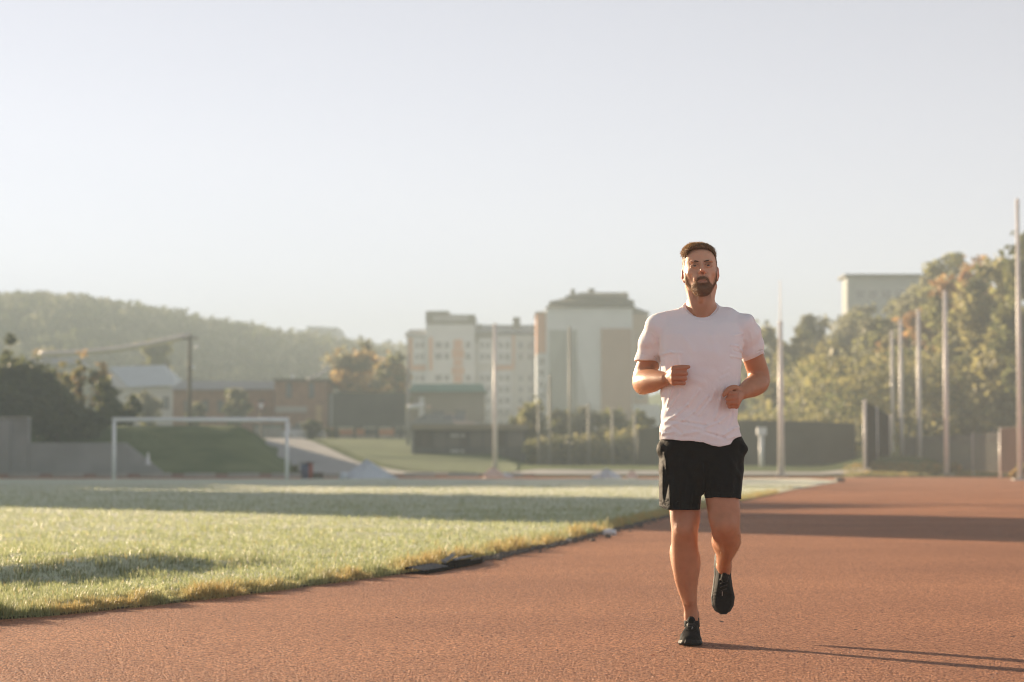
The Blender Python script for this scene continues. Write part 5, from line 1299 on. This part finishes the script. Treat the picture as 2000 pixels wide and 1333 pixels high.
# hem stitching lines
tF += np.where(low, .0011 * np.exp(-((zz_ - .018) / .0028) ** 2), 0)
for hh, cond in ((hL, X < xl_), (hR, X > xr_)):
    sel_ = cond & (hh < .06) & (hh > -.01)
    tF += np.where(sel_, .0011 * np.exp(-((hh - .018) / .0028) ** 2), 0)
    inn = np.maximum(tF + .005, hh - .03)
    tF[:] = np.where(sel_ & (Z < B(1370, 680, O)[2]), np.maximum(tF, -inn), tF)
# crew neck: the cloth rises to the neck, is cut along a dipping rim and is open inside
nc_ = B(1369, 600, O + .036); RX, RY = .0690, .0665
e = np.sqrt(((X - nc_[0]) / RX) ** 2 + ((Y - nc_[1]) / RY) ** 2); cutn = (e - 1) * RX
fy = np.clip((nc_[1] - Y) / RY, -1, 1.2)
zr = zc - (np.interp(fy, [-1, -.3, 0, .5, .8, 1.0, 1.2], [588, 590, 594, 607, 615, 620, 624]) - 700) * kz
wall_ = np.maximum(np.abs(cutn + .0010) - .0045, np.maximum(Z - zr, B(1370, 632, O)[2] - Z))
hh = np.maximum(.020 - np.abs(tF - wall_), 0) / .020
nk = Z > B(1370, 655, O)[2]
tF[:] = np.where(nk, np.minimum(tF, wall_) - hh * hh * .020 * .25, tF)
tF -= np.where(nk & (e < 1.5), .0016 * np.exp(-((zr - Z - .007) / .0055) ** 2) - .0026 * np.exp(-((zr - Z - .0175) / .0025) ** 2), 0)
tF[:] = np.where(nk & (e < 1.16), np.maximum(tF, Z - zr), tF)
tF[:] = np.where(nk, np.maximum(tF, -(cutn + .0050)), tF)
Vt, Ft = tf.mesh(); Vt = relax(Vt, Ft, 5)
cm, n, l, b = new_mat('white_cotton')
b.inputs['Base Color'].default_value = (.86, .84, .87, 1); b.inputs['Roughness'].default_value = .9; b.inputs['Specular IOR Level'].default_value = .15
b.inputs['Sheen Weight'].default_value = .15; b.inputs['Sheen Roughness'].default_value = .5
b.inputs['Subsurface Weight'].default_value = .25; b.inputs['Subsurface Radius'].default_value = (1, .75, .65); b.inputs['Subsurface Scale'].default_value = .012
tc = n.new('ShaderNodeTexCoord'); wv = n.new('ShaderNodeTexNoise'); wv.inputs['Scale'].default_value = 500; wv.inputs['Detail'].default_value = 2
w2 = n.new('ShaderNodeTexNoise'); w2.inputs['Scale'].default_value = 22; w2.inputs['Detail'].default_value = 4; w2.inputs['Distortion'].default_value = 1.2
ad = n.new('ShaderNodeMath'); ad.operation = 'MULTIPLY_ADD'; ad.inputs[1].default_value = .18
l.new(tc.outputs['Object'], wv.inputs['Vector']); l.new(tc.outputs['Object'], w2.inputs['Vector']); l.new(wv.outputs['Fac'], ad.inputs[0]); l.new(w2.outputs['Fac'], ad.inputs[2])
bp = n.new('ShaderNodeBump'); bp.inputs['Distance'].default_value = .004; bp.inputs['Strength'].default_value = .6; l.new(ad.outputs[0], bp.inputs['Height']); l.new(bp.outputs[0], b.inputs['Normal'])
np_mesh('t_shirt', Vt, Ft, cm, runner, True)

# ------------------------------------------------------------------ shorts
sf = Field((B(1270, 900, 0)[0], PY - .16, B(1370, 1008, O)[2]), (B(1474, 900, 0)[0], PY + .34, B(1370, 838, O)[2]), .0034)
sf.loft([ring2(842, 1293, 1443, .015, .122), ring2(862, 1289, 1451, .015, .126), ring2(885, 1287, 1453, .015, .128), ring2(915, 1290, 1451, .015, .126), ring2(948, 1291, 1449, .01, .115), ring2(966, 1300, 1440, .0, .09)], .01, 2.5)
sf.chain([Bc(1332, 905, O+.02, 44), Bc(1330, 950, O+.0, 41), Bc(1328, 1003, O-.015, 40)], .02, sq=(1, .80, 1))
sf.chain([Bc(1408, 905, O+.0, 43), Bc(1411, 945, O-.045, 38), Bc(1412.5, 1000, O-.085, 35)], .02, sq=(1, .9, 1))
sf.ell(B(1293, 874, O+.0), (.026, .05, .026), .02); sf.ell(B(1450, 875, O+.0), (.024, .05, .026), .02)
X, Y, Z = np.meshgrid(*sf.ax, indexing='ij'); pxX = 1000 + X * F_PX / (PY + O); pxY = 700 - (Z - zc) / kz
SFd = sf.F
mid = pxX < 1372
hv = np.where(mid, np.interp(pxX, [1286, 1300, 1368], [988, 994, 995]), np.interp(pxX, [1376, 1390, 1430, 1450], [972, 970, 971, 976]))
zh = zc - (hv - 700) * kz; zz_ = Z - zh
fd = .0035 * np.sin(pxX * .33 + pxY * .05) * sm(870, 960, pxY) + .003 * np.sin(pxY * .19 + pxX * .11) * sm(960, 880, pxY)
for (x0, y0, x1, y1, w, h_) in ((1296, 885, 1300, 925, 3, 5), (1291, 900, 1293, 980, 3, 4), (1302, 940, 1306, 990, 3, 4), (1330, 900, 1352, 935, 5, 4), (1400, 900, 1384, 930, 5, 4), (1372, 905, 1373, 960, 3.5, -8), (1420, 895, 1440, 930, 5, 4), (1345, 880, 1395, 882, 4, 3), (1322, 950, 1326, 990, 4, 3.5), (1390, 940, 1392, 968, 4, 3)):
    L = (x1-x0)**2 + (y1-y0)**2; t = np.clip(((pxX-x0)*(x1-x0) + (pxY-y0)*(y1-y0)) / L, 0, 1)
    fd = fd + h_ * .001 * np.exp(-((pxX - x0 - t*(x1-x0))**2 + (pxY - y0 - t*(y1-y0))**2) / (w*w))
SFd -= fd.astype(np.float32)
SFd[:] = np.maximum(SFd, -zz_)
gap = np.abs(pxX - 1372.5) / 437. - .004 * np.clip((pxY - 958) / 14, 0, 1)
SFd[:] = np.where(pxY > 958, np.maximum(SFd, -gap), SFd)
SFd += (.0013 * np.exp(-((zz_ - .022) / .003) ** 2)).astype(np.float32)
SFd[:] = np.where(zz_ < .06, np.maximum(SFd, -np.maximum(SFd + .005, zz_ - .045)), SFd)
Vs, Fs = sf.mesh(); Vs = relax(Vs, Fs, 3)
bm_, n, l, b = new_mat('black_shorts_cloth')
b.inputs['Base Color'].default_value = (.004, .004, .005, 1); b.inputs['Roughness'].default_value = .7; b.inputs['Specular IOR Level'].default_value = .12
tc = n.new('ShaderNodeTexCoord'); w2 = n.new('ShaderNodeTexNoise'); w2.inputs['Scale'].default_value = 30; w2.inputs['Detail'].default_value = 5; w2.inputs['Distortion'].default_value = .8
bp = n.new('ShaderNodeBump'); bp.inputs['Distance'].default_value = .004; l.new(tc.outputs['Object'], w2.inputs['Vector']); l.new(w2.outputs['Fac'], bp.inputs['Height']); l.new(bp.outputs[0], b.inputs['Normal'])
np_mesh('shorts', Vs, Fs, bm_, runner, True)

# ------------------------------------------------------------------ shoes (built in the foot's own frame: x across, y toe-ward, z up)
def shoe_meshes():
    f = Field((-.075, -.13, -.02), (.075, .20, .16), .0024)
    X, Y, Z = np.meshgrid(*f.ax, indexing='ij')
    yk = [-.115, -.095, -.05, 0, .05, .10, .14, .165, .178]
    wr = [.020, .032, .036, .036, .043, .051, .048, .034, .012]; wl_ = [.020, .032, .034, .031, .037, .047, .041, .027, .010]
    topk = [.060, .088, .098, .098, .086, .064, .052, .044, .034]
    yc = np.clip(Y, yk[0], yk[-1]); w = np.where(X > 0, np.interp(yc, yk, wr), np.interp(yc, yk, wl_)); top = np.interp(yc, yk, topk)
    base_ = .012
    hgt_ = (Z - base_) / np.maximum(top - base_, .01)
    prof = np.sqrt(np.clip(1 - np.clip(hgt_, 0, 1) ** 2.4 * .80, 0.02, 1))
    d = np.maximum((np.abs(X) - w * prof * 1.0), Z - top * (1 - .35 * (X / (w + .004)) ** 2))
    d = np.maximum(d, np.maximum(yk[0] - Y, Y - yk[-1] + .012 * 0)); up = np.maximum(d, base_ - Z)
    # round toe and heel
    # collar opening
    op = np.sqrt((X / .030) ** 2 + ((Y + .045) / .048) ** 2) - 1
    up = np.maximum(up, -np.maximum(op * .03, .058 - Z))
    crease = .0012 * np.sin(Y * 420) * np.exp(-((Y - .09) / .03) ** 2); f.F = (up * .8 - crease).astype(np.float32)
    # smooth
    for _ in range(3):
        g = f.F; g2 = g.copy()
        g2[1:-1, 1:-1, 1:-1] = (g[1:-1,1:-1,1:-1]*2 + g[:-2,1:-1,1:-1] + g[2:,1:-1,1:-1] + g[1:-1,:-2,1:-1] + g[1:-1,2:,1:-1] + g[1:-1,1:-1,:-2] + g[1:-1,1:-1,2:]) / 8
        f.F = g2
    upm = f.mesh()
    toe_spring = .010 * np.clip((Y - .09) / .09, 0, 1) ** 2
    ws = np.where(X > 0, np.interp(yc, yk, wr), np.interp(yc, yk, wl_)) + .004
    d = np.maximum(np.abs(X) - ws + .003 * np.cos(Z * 260), np.maximum(toe_spring - Z, Z - .024 - toe_spring * .6 - .006 * np.clip(-Y / .1, 0, 1)))
    d = np.maximum(d, np.maximum(yk[0] - .004 - Y, Y - yk[-1] - .003))
    groove = np.where((np.abs((Y * 55) % 1 - .5) < .12) & (Z < toe_spring + .005), .003, 0)
    f.F = (d * .8 + groove).astype(np.float32)
    for _ in range(2):
        g = f.F; g2 = g.copy()
        g2[1:-1, 1:-1, 1:-1] = (g[1:-1,1:-1,1:-1]*2 + g[:-2,1:-1,1:-1] + g[2:,1:-1,1:-1] + g[1:-1,:-2,1:-1] + g[1:-1,2:,1:-1] + g[1:-1,1:-1,:-2] + g[1:-1,1:-1,2:]) / 8
        f.F = g2
    return upm, f.mesh(), (yk, topk)
(uV, uF), (sV, sF), (yk, topk) = shoe_meshes()
um = mat('black_knit_upper', (.005, .005, .006), .8, .4, 90, .0015, 420, spec=.14)
som = mat('dark_rubber_sole', (.010, .010, .010), .6, .3, 60, .001, 200, spec=.2)
lcm = mat('black_lace', (.012, .012, .012), .6, .2, 100); tgm = mat('reflective_tag', (.55, .53, .5), .3, .1, 30)
def shoe(origin, yaw, pitch, mirror, roll=0):
    Rm = Matrix.Rotation(yaw, 3, 'Z') @ Matrix.Rotation(pitch, 3, 'X') @ Matrix.Rotation(roll, 3, 'Y')
    Rn = np.array(Rm); mx_ = np.array([-1.0 if mirror else 1.0, 1, 1]); o_ = np.array(origin)
    def T_(V): return (np.asarray(V) * mx_) @ Rn.T + o_
    def fl(F): return F[:, ::-1] if mirror else F
    up = np_mesh('shoe', T_(uV), fl(uF), um, runner, True)
    np_mesh('sole', T_(sV), fl(sF), som, up, True)
    for i, y in enumerate((.015, .032, .049, .066)):
        z = float(np.interp(y, yk, topk)); w = .021 - .001 * i
        m = MB(); m.tube([(-w, y - .004, z - .012), (-w*.5, y, z + .0005), (w*.5, y + .006, z + .0005), (w, y + .010, z - .012)], .0026, 6); o2 = m.build('lace', lcm, up, True)
        me = o2.data; vv = np.array([v.co for v in me.vertices]) + np.array(worg(up)); vv = T_(vv) - np.array(worg(up))
        me.vertices.foreach_set('co', vv.astype(np.float32).ravel()); me.update()
    def placed(m, name, mt, sm_=True):
        o2 = m.build(name, mt, up, sm_); me = o2.data; vv = np.array([v.co for v in me.vertices]) + np.array(worg(up)); vv = T_(vv) - np.array(worg(up))
        me.vertices.foreach_set('co', vv.astype(np.float32).ravel()); me.update()
    m = MB()
    for s_ in (-1, 1): m.tube([(0, .018, .100), (s_*.012, .012, .106), (s_*.020, .020, .102), (s_*.010, .030, .098), (0, .020, .100)], .0018, 6)
    placed(m, 'lace_bow', lcm)
    m = MB(); z = .075; m.add([(.0085, .078, .0795), (.0105, .078, .0792), (.0105, .098, .0695), (.0085, .098, .0698)], [(0, 1, 2, 3)]); placed(m, 'tag', tgm, False)
    m = MB(); m.tube([(0, -.006, .092), (0, .004, .103), (0, .02, .105), (0, .034, .100)], [.004, .016, .018, .010], 10); placed(m, 'tongue', um)
    return up
# planted shoe: toe at the camera side, pointing slightly to the left of the photo
a = B(1344, 1262, 0.0)
shoe((1.0 * B(1351, 1255, .16)[0], PY + .165, 0.002), math.radians(180 - 9), math.radians(0), True)
# lifted shoe: toe pointing to the ground behind, laces towards the camera
a = B(1415, 1112, O + .335)
shoe((a[0], a[1] + .085, a[2] - .034), math.radians(180 - 1), math.radians(-84), False)
# ankle socks
skm2 = mat('black_sock', (.012, .012, .012), .85, .2, 100)
m = MB(); m.tube([Bc(1351, 1202, .10+O, 1)[:3], Bc(1351.5, 1225, .10+O, 1)[:3]], [.0335, .036], 20); m.build('sock', skm2, runner, True)
# ------------------------------------------------------------------ broken drain channel and rubble along the grass edge
def gpt(px, py, z=0.0): x, y = G(px, py, z); return np.array((x, y, z))
def slab(mb, a, b_, w, z0, z1, tilt=0.0, lift=0.0):
    """thin board from a to b_ (ground points), width w, tilted about its length"""
    a, b_ = np.array(a, float), np.array(b_, float); d = (b_ - a)[:2]; d /= np.linalg.norm(d); nrm = np.array([-d[1], d[0]])
    q = []
    for p, lf in ((a, 0.0), (b_, lift)):
        for s_ in (-1, 1): q.append((p[0] + nrm[0]*w*.5*s_, p[1] + nrm[1]*w*.5*s_, z0 + lf + tilt*s_))
    bot = [q[0], q[2], q[3], q[1]]; top = [(x, y, z + (z1 - z0)) for x, y, z in bot]
    return mb.hull8(bot, top)
g0, g1 = gpt(812, 1122), gpt(862, 1113)
root = empty('drain_grating', tuple(g0), 'black slotted drain grating with pale bars lying loose on the edge of the track', 'drain grating')
dgm = mat('black_plastic', (.014, .015, .016), 1.0, .2, 30, spec=.0); brm = mat('worn_metal', (.22, .23, .24), .7, .2, 20, spec=.2)
m = MB(); slab(m, g0, g1, .17, .002, .008, .0); m.build('grating_tray', dgm, root)
_d = (g1 - g0)[:2]; _d = _d / np.linalg.norm(_d); _n = np.array([-_d[1], _d[0], 0])
for s_ in (-1, 1):
    m = MB(); slab(m, g0 + _n*.075*s_, g1 + _n*.075*s_, .014, .010 + .012*(s_+1), .026 + .012*(s_+1)); m.build('grating_rail', dgm, root)
for k in range(8):
    p = g0 + (g1 - g0) * (.06 + .125 * k); d = (g1 - g0)[:2]; d = d / np.linalg.norm(d); nrm = np.array([-d[1], d[0]])
    a = (p[0] - nrm[0]*.062, p[1] - nrm[1]*.062, 0); b_ = (p[0] + nrm[0]*.062, p[1] + nrm[1]*.062, 0)
    m = MB(); m.hull8([(a[0]-d[0]*.0045, a[1]-d[1]*.0045, .024), (a[0]+d[0]*.0045, a[1]+d[1]*.0045, .024), (b_[0]+d[0]*.0045, b_[1]+d[1]*.0045, .046), (b_[0]-d[0]*.0045, b_[1]-d[1]*.0045, .046)],
                      [(a[0]-d[0]*.0045, a[1]-d[1]*.0045, .031), (a[0]+d[0]*.0045, a[1]+d[1]*.0045, .031), (b_[0]+d[0]*.0045, b_[1]+d[1]*.0045, .053), (b_[0]-d[0]*.0045, b_[1]-d[1]*.0045, .053)])
    m.build('bar', brm, root)
def chan(a, b_, w, lab, lift=0.0, mt=None):
    A, Bp = gpt(*a), gpt(*b_); root = empty('drain_channel', tuple(A), lab, 'drain channel')
    m = MB(); slab(m, A, Bp, w, .003, .009, 0, 0); m.build('channel_floor', mt or dgm, root)
    d = (Bp - A)[:2]; d /= np.linalg.norm(d); nrm = np.array([-d[1], d[0], 0])
    for s_ in (-1, 1):
        m = MB(); slab(m, A + nrm*w*.5*s_, Bp + nrm*w*.5*s_, .012, .010, .040, 0, lift); m.build('channel_side', mt or dgm, root)
    return root
chan((858, 1110), (905, 1091), .13, 'dark drain channel piece half sunk under the grass edge beside the grating', .02)
chan((876, 1112), (930, 1101), .10, 'dark drain channel piece lying across the track edge, nearest the open track', .0)
A, Bp = gpt(866, 1111), gpt(896, 1094)
root = empty('metal_strip', tuple(A), 'pale metal strip leaning on the dark drain channel pieces', 'metal strip')
m = MB(); slab(m, A, Bp, .028, .045, .052, .006, .035); m.build('strip', brm, root)
m = MB(); slab(m, A, A + (Bp - A) * .12, .04, .054, .060, .006, .0); m.build('strip_lip', brm, root)
A, Bp = gpt(886, 1110), gpt(922, 1102)
root = empty('metal_strip', tuple(A), 'second thinner pale strip lying flat beside the drain channel pieces', 'metal strip')
m = MB(); slab(m, A, Bp, .022, .064, .070, .004, .0); m.build('strip', brm, root)
# stones: a low mass of rubble, with the larger ones as things
def rock(seed, n=1):
    r = np.random.RandomState(seed); bmv = []; t = (1 + 5 ** .5) / 2
    ico = np.array([(-1,t,0),(1,t,0),(-1,-t,0),(1,-t,0),(0,-1,t),(0,1,t),(0,-1,-t),(0,1,-t),(t,0,-1),(t,0,1),(-t,0,-1),(-t,0,1)], float); ico /= np.linalg.norm(ico[0])
    f = [(0,11,5),(0,5,1),(0,1,7),(0,7,10),(0,10,11),(1,5,9),(5,11,4),(11,10,2),(10,7,6),(7,1,8),(3,9,4),(3,4,2),(3,2,6),(3,6,8),(3,8,9),(4,9,5),(2,4,11),(6,2,10),(8,6,7),(9,8,1)]
    return ico * (.75 + .5 * r.rand(12, 1)), f
r = np.random.RandomState(55); VV, FF = [], []
for k in range(900):
    py = 1006 + (1104 - 1006) * r.rand() ** .8; y = G(1000, py)[1]; x = float(edge_x(y)) + .02 + .10 * abs(r.randn()) * r.rand()
    s_ = (.006 + .020 * r.rand() ** 2) * (y / 25.) ** .3; v, f = rock(r.randint(1e6)); b0 = len(VV)
    VV += [(x + a[0]*s_*1.3, y + a[1]*s_*1.3, s_*.5 + a[2]*s_*.8) for a in v]; FF += [(b0+i, b0+j, b0+l_) for i, j, l_ in f]
tag(np_mesh('rubble', np.array(VV), FF, M['dark_stone']), 'dark crumbled rubble along the seam between grass and track', 'rubble', kind='stuff')
STN = [(1190, 1044, .060, 'white_plaster', 'bright white stone on the track edge, largest of the stones'), (1187, 1049, .035, 'dark_stone', 'brown stone just under the bright white stone'), (1108, 1058, .035, 'stone', 'pale stone at the seam, left of the bright white stone'),
       (1029, 1072, .030, 'orange', 'reddish stone in the grass edge, middle of the row of stones'), (1057, 1065, .026, 'stone', 'small pale stone right of the reddish stone'), (871, 1094, .030, 'white_plaster', 'small white stone in the grass above the drain pieces'),
       (857, 1091, .016, 'stone', 'tiny pale stone left of the white one above the drain pieces'), (978, 1083, .03, 'dark_stone', 'dark stone where the rubble seam meets the grass near the drain pieces'), (926, 1088, .04, 'dark_metal', 'black lump behind the right end of the drain pieces')]
for i, (u, v, s_, mt, lab) in enumerate(STN):
    p = gpt(u, v + 2); vv, f = rock(700 + i); root = empty('stone', tuple(p), lab, 'stone', 'loose stones along the track edge')
    np_mesh('stone_body', p + vv * s_ * np.array([1.25, 1, .8]) + np.array([0, 0, s_ * .5]), f, M[mt], root)
# crumbs and dead leaves on the track
lfm = flat_leaf('dead_leaf', (.30, .07, .035), .3, .6); lfd = flat_leaf('dark_leaf', (.08, .035, .025), .2, .7)
LV = [(1410, 1216, .022, 1, 'dark dead leaf on the track just below the raised shoe'), (843, 1217, .013, 0, 'tiny red leaf on the track left of centre'), (881, 1223, .010, 0, 'tiny red leaf a little right of the first red leaf'),
      (1078, 1186, .016, 1, 'small dark leaf on the track between the drain and the runner'), (1277, 1282, .014, 0, 'small red leaf on the track left of the planted shoe'), (683, 1245, .010, 0, 'tiny red leaf far left on the track'),
      (650, 1243, .010, 1, 'tiny dark crumb of leaf beside the far left red leaf'), (1279, 1199, .012, 1, 'dark leaf crumb on the track in the middle distance left of the runner'), (1672, 1232, .014, 1, 'small dark leaf on the track right of the runner'),
      (775, 1208, .014, 1, 'small dark leaf on the track near the grass edge'), (1980, 1245, .016, 1, 'dark leaf at the right edge of the photo'), (1320, 1243, .010, 1, 'tiny brown leaf beside the planted shoe'), (580, 1290, .013, 0, 'red leaf close to the bottom edge, left part')]
for i, (u, v, s_, k, lab) in enumerate(LV):
    p = gpt(u, v); rr = np.random.RandomState(900 + i); root = empty('fallen_leaf', tuple(p), lab, 'leaf', 'fallen leaves on the track')
    a = rr.rand() * 3; ca, sa = math.cos(a), math.sin(a)
    pts = [(-1.3, 0, .002), (-.5, .55, .30), (.4, .5, .42), (1.2, .1, .15), (.4, -.5, .10), (-.5, -.55, .05), (0, 0, .12)]
    V_ = [(p[0] + (x*ca - y*sa)*s_, p[1] + (x*sa + y*ca)*s_, .003 + z*s_*.6) for x, y, z in pts]
    np_mesh('leaf_blade', np.array(V_), [(6, 0, 1), (6, 1, 2), (6, 2, 3), (6, 3, 4), (6, 4, 5), (6, 5, 0)], lfd if k else lfm, root)
r = np.random.RandomState(77); VV, FF = [], []
for k in range(2600):
    y = 1 / (1/8.6 + (1/24. - 1/8.6) * r.rand()); x = -.23*y + .46*y*r.rand()
    if x < edge_x(y) + .05 and y > 11: continue
    s_ = .0022 + .0035 * r.rand() ** 3; v, f = rock(r.randint(1e6)); b0 = len(VV)
    VV += [(x + a[0]*s_, y + a[1]*s_, s_*.3 + a[2]*s_*.6) for a in v]; FF += [(b0+i, b0+j, b0+l_) for i, j, l_ in f]
tag(np_mesh('rubber_crumbs', np.array(VV), FF, mat('rubber_crumb', (.42, .22, .15), .45, .5, 90)), 'loose rubber granules scattered over the near track', 'granules', kind='stuff')
# ------------------------------------------------------------------ haze
m = MB(); m.box(-300, 300, -28, 620, -3, 36)
hz = bpy.data.materials.new('haze_air'); hz.use_nodes = True
n, l = hz.node_tree.nodes, hz.node_tree.links
n.remove(n['Principled BSDF']); pv = n.new('ShaderNodeVolumePrincipled')
pv.inputs['Color'].default_value = (0.61, 0.72, 0.77, 1); pv.inputs['Density'].default_value = 0.0020; pv.inputs['Anisotropy'].default_value = -0.15
l.new(pv.outputs[0], n['Material Output'].inputs['Volume'])
tag(m.build('haze', hz), kind='stuff')
